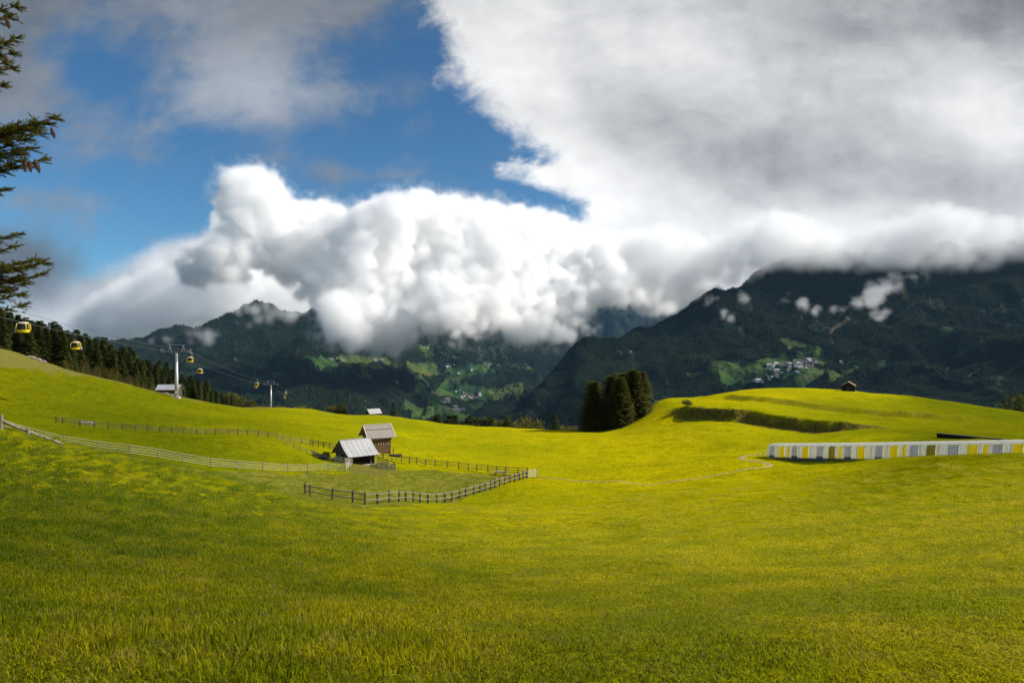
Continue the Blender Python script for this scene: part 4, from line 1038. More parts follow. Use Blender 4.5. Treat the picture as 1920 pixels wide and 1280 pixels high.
# open-fronted barn. local x along the ridge, -y = open front
def open_barn():
    th = R(38); Yc = 128.5; c = G(665.5, Yc)
    root = empty('open_barn', (c.x, c.y, c.z), th)
    tag(root, 'grey timber barn with an open front and a big curved pale sheet metal roof', 'barn')
    Lx, yf, yb = 5.1, -3.0, 2.9; zr = 4.4; zf = 2.3; zb = 2.1; b0 = -1.0
    def zroof(y): 
        return zf + (zr - zf) * (1 - abs(y) / abs(yf)) if y < 0 else zb + (zr - zb) * (1 - y / yb)
    # gable walls with vertical boards
    mb = MB(); planks(mb, yf, yb, -Lx / 2, b0, lambda y: zroof(y) - .12, axis='y', seed=1); mb.build('gable_wall', M_greyboards, root)
    mb = MB(); planks(mb, yf + .1, yb, Lx / 2, b0, lambda y: zroof(y) - .12, axis='y', seed=2); mb.build('gable_wall', M_greyboards, root)
    mb = MB(); planks(mb, -Lx / 2, Lx / 2, yb, b0, zb - .1, seed=3); mb.build('back_wall', M_boards, root)
    mb = MB(); mb.box((0, .8, 1.0), (Lx - .2, .05, 2.6)); mb.build('hay_rack_wall', M_boards, root)
    mb = MB(); mb.box((0, -.1, b0 / 2 + .02), (Lx - .1, 5.7, -b0)); mb.build('floor_slab', M_stone, root)
    mb = MB(); mb.box((0, yf - .12, .02), (Lx + .2, .28, .16)); mb.build('sill_beam', M_palewood, root)
    for x in (-Lx / 2 + .08, -Lx / 2 + .5, Lx / 2 - .75, Lx / 2 - .08):
        mb = MB(); mb.box((x, yf - .02, .98), (.18, .18, 2.3)); mb.build('post', M_palewood if x > 2.8 or x < -3 else M_oldwood, root)
    mb = MB(); mb.box((0, yf - .02, 2.13), (Lx + .1, .16, .2)); mb.build('beam', M_oldwood, root)
    mb = MB(); mb.box((-Lx / 2 - .06, -.4, 1.0), (.06, 1.0, 1.8)); mb.box((-Lx / 2 - .09, -.9, 1.0), (.05, .1, 1.9)); mb.box((-Lx / 2 - .09, .1, 1.0), (.05, .1, 1.9)); mb.build('door', M_black, root)
    mb = MB(); e = .55
    prof = [(yf - .95, zf - .40), (yf - .55, zf - .20), (yf, zf + .12), (yf * .75, zf + .50), (yf * .5, zf + 1.02), (yf * .25, zf + 1.60), (0, zr + .12)]
    slab(mb, ((-Lx / 2 - e, Lx / 2 + e), prof), .07); rf = mb.build('roof', M_tin, root)
    mb = MB(); slab(mb, ((-Lx / 2 - e, Lx / 2 + e), [(0, zr + .12), (yb + .8, zb - .35)]), .07); mb.build('roof', M_tin, root)
    mb = MB(); mb.box((0, 0, zr + .15), (Lx + 2 * e + .1, .3, .05)); mb.build('ridge_cap', M_tin, rf)
    mb = MB(); k = 0
    while k < 7: x = -Lx / 2 - e + .3 + k * (Lx + 2 * e - .6) / 6; slab(mb, ((x - .02, x + .02), [(y, z + .045) for y, z in prof]), .05); k += 1
    mb.build('seam', M_tin, rf)
    mb = MB()
    for s_ in (-1, 1):
        mb = MB()
        slab(mb, ((s_ * (Lx / 2 + e + .03) - .03, s_ * (Lx / 2 + e + .03) + .03), [(y, z + .03) for y, z in prof]), .2)
        slab(mb, ((s_ * (Lx / 2 + e + .03) - .03, s_ * (Lx / 2 + e + .03) + .03), [(0, zr + .15), (yb + .8, zb - .32)]), .2)
        mb.build('verge_board', M_oldwood, root)
    return root
open_barn()
def hay_barn():
    th = R(31); c = G(707, 148)
    root = empty('hay_barn', (c.x, c.y, c.z - .1), th)
    tag(root, 'small brown log hay barn with a grey shingle roof and pale verge boards', 'barn')
    Lx, Wy = 4.7, 4.3; zr, ze, b0 = 5.7, 3.9, -1.0
    zro = lambda y: zr - (zr - ze) * abs(y) / (Wy / 2)
    mb = MB()
    z = b0; g = random.Random(3)
    while z < ze - .1: mb.box((-Lx / 2, 0, z + .12), (.16, Wy + .3, .21)); z += .24
    planks(mb, -Wy / 2, Wy / 2, -Lx / 2 - .02, ze - .3, lambda y: zro(y) - .1, axis='y', seed=5)
    mb.build('gable_wall', M_greyboards, root)
    mb = MB(); planks(mb, -Wy / 2, Wy / 2, Lx / 2, b0, lambda y: zro(y) - .1, axis='y', seed=6); mb.build('gable_wall', M_boards, root)
    mb = MB(); planks(mb, -Lx / 2, Lx / 2, -Wy / 2, b0, 2.7, seed=7); mb.build('front_wall', M_boards, root)
    mb = MB(); z = 2.7
    while z < ze - .05: mb.box((0, -Wy / 2 + .02, z + .12), (Lx + .3, .15, .21)); z += .24
    mb.build('upper_wall', M_darkwood, root)
    mb = MB(); planks(mb, -Lx / 2, Lx / 2, Wy / 2, b0, ze, seed=8); mb.build('back_wall', M_greyboards, root)
    mb = MB(); mb.box((-Lx / 2 - .1, -.2, 2.75), (.06, 1.1, .5)); mb.build('hatch', M_black, root)
    e = .75; oh = .85; sl = (zr - ze) / (Wy / 2)
    for s_ in (-1, 1):
        mb = MB(); slab(mb, ((-Lx / 2 - e, Lx / 2 + e), [(0, zr + .12), (s_ * Wy / 4, zr + .12 - sl * Wy / 4), (s_ * (Wy / 2 + oh), ze + .12 - sl * oh)]), .10); rf = mb.build('roof', M_shingle, root)
        mb = MB(); slab(mb, ((-Lx / 2 - e, Lx / 2 + e), [(s_ * (Wy / 4), zr + .16 - sl * Wy / 4), (s_ * (Wy / 4 + .12), zr + .16 - sl * (Wy / 4 + .12))]), .05); mb.build('batten', M_darkwood, rf)
    mb = MB()
    for s_ in (-1, 1):
        mb = MB()
        for q in (-1, 1): slab(mb, ((s_ * (Lx / 2 + e + .03) - .08, s_ * (Lx / 2 + e + .03) + .08), [(0, zr + .20), (q * (Wy / 2 + oh + .05), ze + .20 - sl * (oh + .05))]), .2)
        mb.build('verge_board', M_trim, root)
    mb = MB(); mb.box((0, 0, zr + .2), (Lx + 2 * e, .2, .07)); mb.build('ridge_board', M_trim, root)
    # pole on brackets and hung white bundles
    mb = MB(); mb.bar((-Lx / 2 - .2, -Wy / 2 - .35, 2.85), (Lx / 2 + 1.0, -Wy / 2 - .35, 3.2), .055, .045, 7); mb.build('pole', M_palewood, root)
    for k in range(7):
        x = -1.7 + k * .55 + g.uniform(-.1, .1); mb = MB()
        mb.bar((x, -Wy / 2 - .12, 2.1 + g.uniform(-.1, .1)), (x + g.uniform(-.15, .25), -Wy / 2 - .1, 1.75 + g.uniform(-.1, .1)), .07, .05, 6); mb.build('hung_bundle', M_plast, root)
    mb = MB(); mb.box((Lx / 2 + .35, -Wy / 2 - .5, .1), (.18, .18, 1.2)); mb.build('post', M_oldwood, root)
hay_barn()
# dark feed tub right of the hay barn
c = G(741, 144); root = empty('feed_tub', c, R(20)); tag(root, 'low black tub on the grass at the right corner of the hay barn', 'tub')
mb = MB()
rings = [(1.35, .5, 0), (1.4, .55, .28), (1.35, .52, .5), (1.2, .42, .5), (1.15, .38, .15)]
for a, b_, z in rings:
    for k in range(16): t = k / 16 * 6.283; mb.v.append((a * math.cos(t), b_ * math.sin(t), z))
mb.f = [(i * 16 + k, i * 16 + (k + 1) % 16, (i + 1) * 16 + (k + 1) % 16, (i + 1) * 16 + k) for i in range(4) for k in range(16)] + [tuple(range(16))[::-1], tuple(range(64, 80))]
mb.m = [0] * len(mb.f); mb.build('tub_wall', M_rubber, root, smooth=True)

def small_hut(name, label, px, Y, th, Lx, Wy, zr, ze, roofm, wallm, dz=0, window=None, e=.5, oh=.4):
    c = G(px, Y); root = empty(name, (c.x, c.y, c.z + dz), th); tag(root, label, 'hut')
    zro = lambda y: zr - (zr - ze) * abs(y) / (Wy / 2)
    mb = MB(); planks(mb, -Wy / 2, Wy / 2, -Lx / 2, -1.2, lambda y: zro(y) - .05, axis='y', seed=1, step=.3); planks(mb, -Wy / 2, Wy / 2, Lx / 2, -1.2, lambda y: zro(y) - .05, axis='y', seed=2, step=.3)
    planks(mb, -Lx / 2, Lx / 2, -Wy / 2, -1.2, ze, seed=3, step=.3); planks(mb, -Lx / 2, Lx / 2, Wy / 2, -1.2, ze, seed=4, step=.3); mb.build('wall', wallm, root)
    mb = MB(); mb.box((-Lx / 2 - .06, 0, .9), (.05, .9, 1.8)); mb.build('door', M_darkwood, root)
    sl = (zr - ze) / (Wy / 2)
    for s_ in (-1, 1):
        mb = MB(); slab(mb, ((-Lx / 2 - e, Lx / 2 + e), [(0, zr + .1), (s_ * (Wy / 2 + oh), ze + .1 - sl * oh)]), .08); mb.build('roof', roofm, root)
    mb = MB(); mb.box((0, 0, zr + .11), (Lx + 2 * e, .2, .06)); mb.build('ridge_cap', roofm, root)
    if window:
        mb = MB(); mb.box(window, (.5, .06, .5) if abs(window[1]) > abs(window[0]) else (.06, .5, .5)); mb.build('window', M_pane, root)
    return root
M_pane, b = new_mat('window_glass'); setc(b, (.6, .55, .25), .1, .9)  # yellow stands for a reflection, put into the pane's colour
small_hut('hut', 'tiny distant hut with a bright tin roof on the crest left of the lone spruce', 700, 322, R(36), 5.4, 5.0, 3.3, 1.5, M_tin, M_darkwood, dz=.35)
small_hut('hut', 'dark hut with a blue-grey tin roof behind the foot of the nearer lift tower', 318, 243, R(3), 7.0, 4.0, 3.9, 2.4, simple('bluegrey_roof', (.36, .38, .42), (.30, .32, .36), 1.5, rough=.5), M_darkwood, dz=-.2)
small_hut('hut', 'dark hut with a rusty roof standing on top of the hill at the right', 1591, 252, R(62), 4.3, 4.2, 3.7, 2.4, M_rust, M_black, window=(-.9, 2.13, 1.7), dz=-.3)
small_hut('hut', 'hut beyond the crest of which only an orange roof ridge shows', 593.5, 405, R(8), 6.2, 5.0, 2.4, 1.2, simple('orange_roof', (.55, .27, .15), (.45, .22, .13), 2), M_darkwood, dz=-.6)
# stones below the blue-grey hut
g_ = random.Random(9)
M_rock = simple('pale_rock', (.27, .24, .19), (.16, .14, .11), 3, bs=.8)
def rock(px, Y, s, label, group=None):
    c = G(px, Y); g = np.random.default_rng(int(px * 7)); mb = MB()
    n1, n2 = 6, 9; vs = []
    for i in range(n1 + 1):
        for j in range(n2):
            a, b2 = math.pi * i / n1, 6.283 * j / n2; q = 1 + g.uniform(-.22, .22); vs.append((math.sin(a) * math.cos(b2) * s * q * 1.3, math.sin(a) * math.sin(b2) * s * q, math.cos(a) * s * .6 * q + s * .25))
    mb.add(vs, [(i * n2 + j, i * n2 + (j + 1) % n2, (i + 1) * n2 + (j + 1) % n2, (i + 1) * n2 + j) for i in range(n1) for j in range(n2)])
    o = mb.build('rock', M_rock, loc=c); tag(o, label, 'rock', group)
for px, Y, s in ((306, 237, .5), (311, 236, .7), (317, 236, .45), (323, 236, .6)): rock(px, Y, s, 'pale stone in the little heap in front of the blue-grey roofed hut', 'stones below the hut')
for i in range(12): rock(52 + i * 2.7, 205 - (i % 3) * 1.2, .35 + (i % 4) * .12, 'pale stone of the scree patch on the brown bank at the upper left', 'stones on the brown bank')
for i in range(9): rock(150 + i * 3.0 + (i % 2), 134 + (i % 3), .22 + (i % 3) * .1, 'stone in the small heap behind the upper left fence', 'stones behind the upper fence')

# pens beside the barn
def board_pen(label, pts, n, hgt=1.15, mat=None, px_th=.02):
    P = [G(px, Y) for px, Y in pts]; root = empty('board_pen', P[0]); tag(root, label, 'fence')
    g = random.Random(len(label))
    for p in P:
        mb = MB(); q = p - P[0]; mb.box(q + Vector((0, 0, hgt / 2 - .1)), (.12, .12, hgt + .3)); mb.build('post', M_oldwood, root)
    for k in range(n):
        mb = MB()
        for i in range(len(P) - 1):
            a = P[i] - P[0] + Vector((0, -.09, .15 + (hgt - .2) * k / (n - 1) + g.uniform(-.05, .05))); b = P[i + 1] - P[0] + Vector((0, -.09, .15 + (hgt - .2) * k / (n - 1) + g.uniform(-.05, .05)))
            mb.bar(a, b, .03, .14)
        mb.build('board', mat or M_palewood, root)
board_pen('small pen of grey boards at the left front corner of the open barn', [(627, 123.5), (637, 122), (647, 121), (661, 121.8)], 4)
board_pen('pen of grey boards against the right side of the open barn', [(708, 128), (712, 122.5), (726, 121.5), (741, 121.5)], 4)
board_pen('dark board railing behind the pen on the right of the open barn', [(709, 131), (726, 127), (740, 124)], 3, mat=M_oldwood)
def log_pile():
    P = [(587, 129.5), (595, 127.8), (603, 126), (611, 124.8), (620, 124)]
    c0 = G(*P[0]); root = empty('rough_log_fence', c0); tag(root, 'tumbledown heap of grey logs and brush running down to the left of the open barn', 'log fence')
    g = random.Random(2)
    for i in range(len(P) - 1):
        a, b = G(*P[i]) - c0, G(*P[i + 1]) - c0
        for k in range(5):
            mb = MB(); mb.bar(a + Vector((g.uniform(-.3, .3), g.uniform(-.4, .4), .12 + .17 * k)), b + Vector((g.uniform(-.3, .3), g.uniform(-.4, .4), .12 + .17 * k + g.uniform(-.1, .1))), .10, .08, 7); mb.build('log', M_greywood if k % 2 else M_oldwood, root)
        mb = MB(); mb.bar(a - Vector((0, 0, .2)), a + Vector((.1, 0, 1.1)), .07, .06, 7); mb.build('post', M_oldwood, root)
log_pile()
for px, Y in ((612, 126.5), (606, 128.5)): fit(darkb[0], 4.0, px, 847, Y, 'dark bush growing through the rough log fence beside the open barn', 'shrub', 'bushes by the rough log fence')
# water trough
c = G(937, 116.5, .0); root = empty('water_trough', c, R(-4)); tag(root, 'long pale hollowed-log water trough with a slanting spout post by the dark fence', 'trough')
mb = MB(); n = 10; vs = []
for x in (-1.0, 1.0):
    for k in range(n): t = math.pi + math.pi * k / (n - 1); vs.append((x, .30 * math.cos(t), .55 + .32 * math.sin(t)))
    for k in range(n): t = 2 * math.pi - math.pi * k / (n - 1); vs.append((x, .23 * math.cos(t), .55 + .24 * math.sin(t)))
m_ = 2 * n; mb.add(vs, [(k, (k + 1) % m_, m_ + (k + 1) % m_, m_ + k) for k in range(m_)])
for x in (-.97, .97): mb.box((x, 0, .42), (.06, .5, .25))
mb.build('basin', M_plast, root)
mb = MB(); mb.box((0, 0, .43), (1.88, .42, .02)); mb.build('water', simple('trough_water', (.12, .15, .16), (.10, .13, .14), 2, rough=.1, bs=0), root)
for x in (-.7, .7):
    mb = MB(); mb.box((x, 0, .0), (.14, .5, .5)); mb.build('leg', M_oldwood, root)
mb = MB(); mb.bar((1.05, .1, -.1), (1.45, .1, 1.25), .07, .06, 7); mb.build('spout_post', M_palewood, root)

# ================================================================== gondola lift
M_steel = simple('galvanised_steel', (.46, .47, .48), (.34, .35, .36), 1.5, (1, 1, .3), rough=.45, metal=.55, bs=.05)
M_dsteel = simple('dark_steel', (.16, .165, .17), (.09, .09, .095), 3, rough=.5, metal=.4, bs=.05)
M_yel = simple('yellow_paint', (.78, .58, .025), (.70, .50, .02), 2, rough=.35, bs=0, spec=.5)
M_cream = simple('cream_paint', (.62, .52, .30), (.55, .46, .26), 2, rough=.35, bs=0, spec=.5)
M_tint, b = new_mat('tinted_window'); setc(b, (.010, .011, .013), .25, .3)
M_conc = simple('concrete', (.45, .43, .40), (.34, .33, .31), 3, bs=.4)
T1 = Vector((PX(331, 213), 213, 0)); T1.z = Hs(T1.x, T1.y)
T2 = Vector((PX(508, 428), 428, 0)); T2.z = Hs(T2.x, T2.y)
ldir = Vector((T2.x - T1.x, T2.y - T1.y, 0)).normalized(); lper = Vector((ldir.y, -ldir.x, 0))
ZR1 = PZ(657, 213); ZR2 = PZ(719.5, 428)
GA = 3.05
def rope_xyz(side, Y):
    s = (Y - T1.y) / ldir.y
    base = Vector((T1.x, T1.y, 0)) + ldir * s + lper * side * GA
    if Y <= T1.y: z = ZR1 + (T1.y - Y) * .0508 + .000218 * (T1.y - Y) ** 2
    elif Y <= T2.y: f = (Y - T1.y) / (T2.y - T1.y); z = ZR1 * (1 - f) + ZR2 * f - 4 * 1.6 * f * (1 - f)
    else: d = Y - T2.y; z = ZR2 - d * .145 + .00003 * d * d
    base.z = z; return base
def tower(T, zr, h_over, label, name='lift_tower', sc_=1.0):
    root = empty(name, T, math.atan2(ldir.y, ldir.x)); tag(root, label, 'lift tower', 'towers of the gondola lift')
    h = zr - T.z
    mb = MB(); mb.tube([(0, 0, .25), (0, 0, h * .3), (0, 0, h - .9)], [.62, .55, .36], 16); mb.build('pole', M_steel, root, smooth=True)
    mb = MB(); mb.box((0, 0, .05), (1.9, 1.9, .7)); mb.build('plinth', M_conc, root)
    mb = MB(); mb.tube([(0, 0, .40), (0, 0, .5)], [.85, .85], 16); mb.build('flange', M_steel, root)
    # cross arm (local y is across the line)
    mb = MB(); mb.bar((0, -GA - .2, h - .35), (0, GA + .2, h - .35), .42, .38); mb.box((0, 0, h - .65), (.5, .6, .6)); arm = mb.build('crossarm', M_dsteel, root)
    for s_ in (-1, 1):
        mb = MB(); slope = -.09
        mb.bar((-2.0, s_ * GA, h - .12 + .18), (2.0, s_ * GA, h - .12 - .18), .10, .16)
        mb.build('sheave_beam', M_dsteel, root)
        mb = MB()
        for k in range(8):
            x = -1.75 + k * .5; z = h - .04 - x * .09
            mb.bar((x, s_ * GA - .07, z), (x, s_ * GA + .07, z), .21, .21, 12)
        mb.build('sheave', M_rubber, root)
        mb = MB(); y = s_ * (GA + .75)
        mb.box((0, y, h - .5), (3.6, .55, .05))
        for x in (-1.8, -.6, .6, 1.8): mb.bar((x, y + s_ * .27, h - .5), (x, y + s_ * .27, h + .55), .04)
        for z in (h + .05, h + .55): mb.bar((-1.8, y + s_ * .27, z), (1.8, y + s_ * .27, z), .04)
        mb.build('catwalk', M_steel, root)
        mb = MB(); mb.bar((0, s_ * 1.55, h - .2), (0, s_ * 1.95, h + 1.75), .16); mb.bar((0, s_ * 2.35, h - .2), (0, s_ * 1.95, h + 1.75), .08); mb.build('lifting_frame', M_steel, root)
    mb = MB(); mb.bar((0, -2.5, h + 1.75), (0, 2.5, h + 1.75), .12); mb.bar((0, 1.9, h + 1.75), (0, 2.1, h + 2.5), .05); mb.build('lifting_frame', M_steel, root)
    mb = MB()
    for s_ in (-.2, .2): mb.bar((-.72, s_, 1.0), (-.48, s_, h - .6), .05)
    z = 1.2
    while z < h - .8: x = -.72 + .24 * (z - 1) / (h - 1.6); mb.bar((x, -.2, z), (x, .2, z), .03); z += .4
    mb.build('ladder', M_steel, root)
    mb = MB(); mb.box((-.72, 0, 1.9), (.1, .5, .6)); mb.build('number_plate', M_plast, root)
tower(T1, ZR1, 2, 'nearer and taller-looking grey steel lift tower standing on the meadow edge')
tower(T2, ZR2, 2, 'farther grey steel lift tower, small, beyond the mown slope')
for side, lb in ((-1, 'left haul rope of the gondola lift, seen from the meadow'), (1, 'right haul rope of the gondola lift, carrying the nearest cabin')):
    pts = [rope_xyz(side, y) for y in list(np.linspace(10, T1.y, 26)) + list(np.linspace(T1.y + 8, T2.y, 24)) + list(np.linspace(T2.y + 10, 900, 16))]
    mb = MB(); mb.tube(pts, .032, 6); o = mb.build('haul_rope', M_dsteel); tag(o, lb, 'cable')
def cabin_proto():
    root = empty('gondola_cabin')
    # local origin at the rope; cabin length along x (line direction), width y
    top = -1.75; Hc = 2.05
    prof = [(0, .70), (.12, .90), (.45, .985), (.75, 1.0), (1.15, .985), (1.6, .92), (1.85, .84), (2.0, .66), (2.05, .45)]
    def ring(z, f, k=20, grow=0.0):
        out = []
        for i in range(k):
            t = 6.283185 * (i + .5) / k; c, s = math.cos(t), math.sin(t)
            q = (abs(c) ** 3.2 + abs(s) ** 3.2) ** (-1 / 3.2)
            out.append((c * q * (1.12 * f + grow), s * q * (.98 * f + grow), top - Hc + z))
        return out
    def shell(z0, z1, grow=0.0, caps=(False, False), step=6):
        zs = np.linspace(z0, z1, step); vs = []; K = 20
        for z in zs: vs += ring(z, float(np.interp(z, [a for a, _ in prof], [b for _, b in prof])), K, grow)
        fs = [(i * K + j, i * K + (j + 1) % K, (i + 1) * K + (j + 1) % K, (i + 1) * K + j) for i in range(step - 1) for j in range(K)]
        if caps[0]: fs.append(tuple(range(K))[::-1])
        if caps[1]: fs.append(tuple(range((step - 1) * K, step * K)))
        return vs, fs
    mb = MB(); mb.add(*shell(0, .58, caps=(True, False))); mb.build('lower_shell', M_yel, root, smooth=True)
    mb = MB(); mb.add(*shell(.58, 1.76, -.015, (False, False), 8)); mb.build('window', M_tint, root, smooth=True)
    mb = MB(); mb.add(*shell(1.76, 2.05, caps=(False, True))); mb.build('roof', M_cream, root, smooth=True)
    # corner pillars and door frames
    for i, (sx, sy) in enumerate(((1, 1), (1, -1), (-1, 1), (-1, -1))):
        mb = MB()
        pts = []
        for z in np.linspace(.55, 1.75, 7):
            f = float(np.interp(z, [a for a, _ in prof], [b for _, b in prof])); pts.append((sx * 1.12 * f * .86, sy * .98 * f * .86, top - Hc + z))
        mb.tube(pts, .055, 8); mb.build('pillar', M_yel, root, smooth=True)
    for sy in (-1, 1):
        for x in (-.33, 0, .33):
            pts = []
            for z in np.linspace(.60, 1.70, 6):
                f = float(np.interp(z, [a for a, _ in prof], [b for _, b in prof])); pts.append((x, sy * .985 * f, top - Hc + z))
            mb = MB(); mb.tube(pts, .02, 6); mb.build('door_frame', M_yel, root)
    mb = MB(); mb.box((.25, -1.10, top - Hc + .35), (.9, .22, .55)); mb.build('ski_rack', M_steel, root)
    mb = MB(); mb.tube([(0, 0, top - .02), (0, .0, top + .15), (0, .55, top + .55), (0, .62, top + .9), (0, .50, -.35), (0, .1, -.12), (0, 0, 0.02)], [.06, .06, .055, .05, .05, .05, .05], 8); mb.build('hanger_arm', M_steel, root, smooth=True)
    mb = MB(); mb.box((0, 0, .02), (.75, .14, .16)); mb.box((-.3, .1, .14), (.14, .35, .12)); mb.box((.3, .1, .14), (.14, .35, .12)); mb.bar((-.35, -.2, .2), (-.35, .2, .2), .09, .09, 8); mb.build('grip', M_dsteel, root)
    mb = MB(); mb.box((0, 0, top + .02), (1.2, .9, .06)); mb.build('roof_frame', M_dsteel, root)
    return root
cab = cabin_proto(); first = True
for Y, side, lb in ((110.5, 1, 'nearest and largest yellow gondola cabin, in front of the dark spruces at the left edge'), (146.7, -1, 'second yellow gondola cabin from the left, in front of the spruce wood'),
                    (217, 1, 'yellow gondola cabin just right of the nearer tower, level with its crossarm'), (257, -1, 'yellow gondola cabin lower right of the nearer tower, against the tips of the spruces'),
                    (352, 1, 'upper left cabin of the overlapping pair left of the farther tower'), (388, -1, 'lower right cabin of the overlapping pair left of the farther tower'),
                    (480, 1, 'upper of the two tiny cabins right of the farther tower'), (528, -1, 'lower of the two tiny cabins right of the farther tower')):
    o = cab if first else copy_tree(cab); first = False
    o.location = rope_xyz(side, Y); o.rotation_euler = (0, 0, math.atan2(ldir.y, ldir.x) + (math.pi if side > 0 else 0))
    o.scale = (.86, .86, .86); tag(o, lb, 'gondola', 'cabins of the gondola lift')

# ================================================================== covered conveyor lift on the right
def tunnel():
    A = Vector((PX(1449, 114), 114)); B = Vector((PX(1925, 74), 74)); C = Vector((PX(2150, 62), 62))
    pts = []
    Lt = (B - A).length; n = 400
    P = [A + (B - A) * (i / 200) for i in range(201)] + [B + (C - B) * (i / 60) for i in range(1, 61)]
    # smooth the kink
    P = [Vector(p) for p in P]
    for _ in range(400):
        P = [P[0]] + [(P[i - 1] + 2 * P[i] + P[i + 1]) / 4 for i in range(1, len(P) - 1)] + [P[-1]]
    s = [0]
    for i in range(1, len(P)): s.append(s[-1] + (P[i] - P[i - 1]).length)
    tot = s[-1]
    zA = Hs(A.x, A.y); tabs = np.array(s); X = np.array([p.x for p in P]); Y = np.array([p.y for p in P])
    # desired base heights: -19.2 at the start rising smoothly
    zb = np.interp(tabs, [0, Lt * .25, Lt * .5, Lt * .75, Lt, tot], [PZ(858, 114), PZ(860.5, 104), PZ(862.5, 94), PZ(864, 84), PZ(866, 74), PZ(864, 62)])
    def fr(u, w, h):
        x = np.interp(u, tabs, X); y = np.interp(u, tabs, Y); z = np.interp(u, tabs, zb)
        x2 = np.interp(min(u + .5, tot), tabs, X); y2 = np.interp(min(u + .5, tot), tabs, Y); x1 = np.interp(max(u - .5, 0), tabs, X); y1 = np.interp(max(u - .5, 0), tabs, Y)
        d = Vector((x2 - x1, y2 - y1, 0)).normalized(); nn = Vector((-d.y, d.x, 0))
        # w>0 is towards the viewer's left / near side
        return Vector((x, y, z)) + nn * w + Vector((0, 0, h)) - base
    base = Vector((A.x, A.y, zb[0])); root = empty('covered_conveyor', base); tag(root, 'long arched tunnel of clear, grey and yellow plastic panels covering a conveyor lift', 'conveyor tunnel')
    side_ = -1 if fr(0, 1, 0).x > fr(0, 0, 0).x else 1   # +1: the side facing the camera is +w
    prof = [(1.42, .12), (1.40, .5), (1.38, .95), (1.36, 1.45), (1.22, 2.0)]
    roofp = [(1.22, 2.0), (1.06, 2.18), (.78, 2.32), (.40, 2.40), (0, 2.42), (-.40, 2.40), (-.78, 2.32), (-1.06, 2.18), (-1.22, 2.0)]
    def sheet(u0, u1, pr, sgn, off=0.0, nseg=3, t=.02, bulge=0.0):
        mb = MB(); K = len(pr)
        vs = []
        for layer in (0, -t):
            for i in range(nseg + 1):
                u = u0 + (u1 - u0) * i / nseg; bl = bulge * math.sin(math.pi * i / nseg)
                for w, h in pr:
                    q = math.hypot(w, max(h - 1.2, 0)) + 1e-6
                    vs.append(fr(u, sgn * (w + (w / q) * (off + layer + bl)), h + (max(h - 1.2, 0) / q) * (off + layer + bl)))
        m = (nseg + 1) * K; fs = []
        for i in range(nseg):
            for j in range(K - 1):
                a = i * K + j; fs += [(a, a + K, a + K + 1, a + 1), (m + a, m + a + 1, m + a + K + 1, m + a + K)]
        for i in range(nseg): fs += [(i * K, m + i * K, m + (i + 1) * K, (i + 1) * K), (i * K + K - 1, (i + 1) * K + K - 1, m + (i + 1) * K + K - 1, m + i * K + K - 1)]
        for j in range(K - 1): fs += [(j, j + 1, m + j + 1, m + j), (nseg * K + j, m + nseg * K + j, m + nseg * K + j + 1, nseg * K + j + 1)]
        mb.add(vs, fs); return mb
    def plast(name, c, c2, alpha, rough=.3):
        m, b = new_mat(name); setc(b, mixc(noise(objco(1, 1, 1, True), 1.3, 4, .6), c, c2), rough, .5)
        tr = E.nt.nodes.new('ShaderNodeBsdfTransparent'); tl = E.nt.nodes.new('ShaderNodeBsdfTranslucent'); tl.inputs[0].default_value = (*c, 1)
        a = E.nt.nodes.new('ShaderNodeMixShader'); a.inputs[0].default_value = .7; b_ = E.nt.nodes.new('ShaderNodeMixShader'); b_.inputs[0].default_value = alpha
        E.nt.links.new(b.outputs[0], a.inputs[1]); E.nt.links.new(tl.outputs[0], a.inputs[2]); E.nt.links.new(a.outputs[0], b_.inputs[1]); E.nt.links.new(tr.outputs[0], b_.inputs[2])
        E.nt.links.new(b_.outputs[0], E.nt.nodes['Material Output'].inputs[0]); return m
    Mp = plast('pale_plastic', (.85, .84, .76), (.74, .73, .66), .25); Mr = plast('roof_plastic', (.95, .95, .92), (.80, .81, .76), .30); Mf = plast('far_plastic', (.7, .7, .64), (.6, .6, .55), .72)
    My = plast('yellow_plastic', (1.0, .86, .012), (.98, .80, .010), .03); Mo = plast('olive_plastic', (.46, .38, .02), (.40, .33, .02), .10)
    Mg = plast('grey_tarpaulin', (.68, .68, .70), (.56, .56, .58), .02); Mgd = simple('dark_grey_tarpaulin', (.20, .205, .21), (.15, .155, .16), 2, rough=.6)
    u = 0.3; k = 0
    pat = ['pale', 'grey', 'pale', 'pale', 'yellow', 'pale', 'thin']
    wid = {'pale': .56, 'grey': 1.30, 'yellow': 1.30, 'thin': .62, 'olive': 1.30}
    step = 0; np_ = 0; yc = 0
    while u < tot - 1:
        kind = pat[step % 7]; w = wid[kind]
        if kind == 'yellow': 
            yc += 1
            if yc % 3 == 0: kind = 'olive'
        mat = {'pale': Mp, 'grey': Mg, 'yellow': My, 'olive': Mo, 'thin': My}[kind]
        if np_ < 96:
            big = kind in ('grey', 'yellow', 'olive')
            pr = [(a, h) for a, h in prof if True]
            if big: pr = [(a + .02, h) for a, h in prof]; 
            if kind == 'grey':
                o = sheet(u + .03, u + w - .03, [(a + .02, h) for a, h in prof[1:]], side_, .02).build('side_panel', Mg, root); sheet(u + .03, u + w - .03, [(1.44, -.02), (1.44, .2), (1.43, .52)], side_, .03).build('flap', Mgd, o)
            elif big: sheet(u + .03, u + w - .03, pr, side_, .02).build('side_panel', mat, root)
            else: sheet(u + .02, u + w - .02, pr, side_, 0, bulge=.05).build('side_panel', mat if kind != 'thin' or yc % 2 else Mp, root)
            np_ += 1
        u += w; step += 1
    # far side, roof modules and hoops
    u = .3; nr = 0
    while u < tot - 1 and nr < 46:
        w = 1.28
        sheet(u, u + w, roofp, 1, 0, bulge=.05).build('roof_panel', Mr, root); nr += 1; u += w
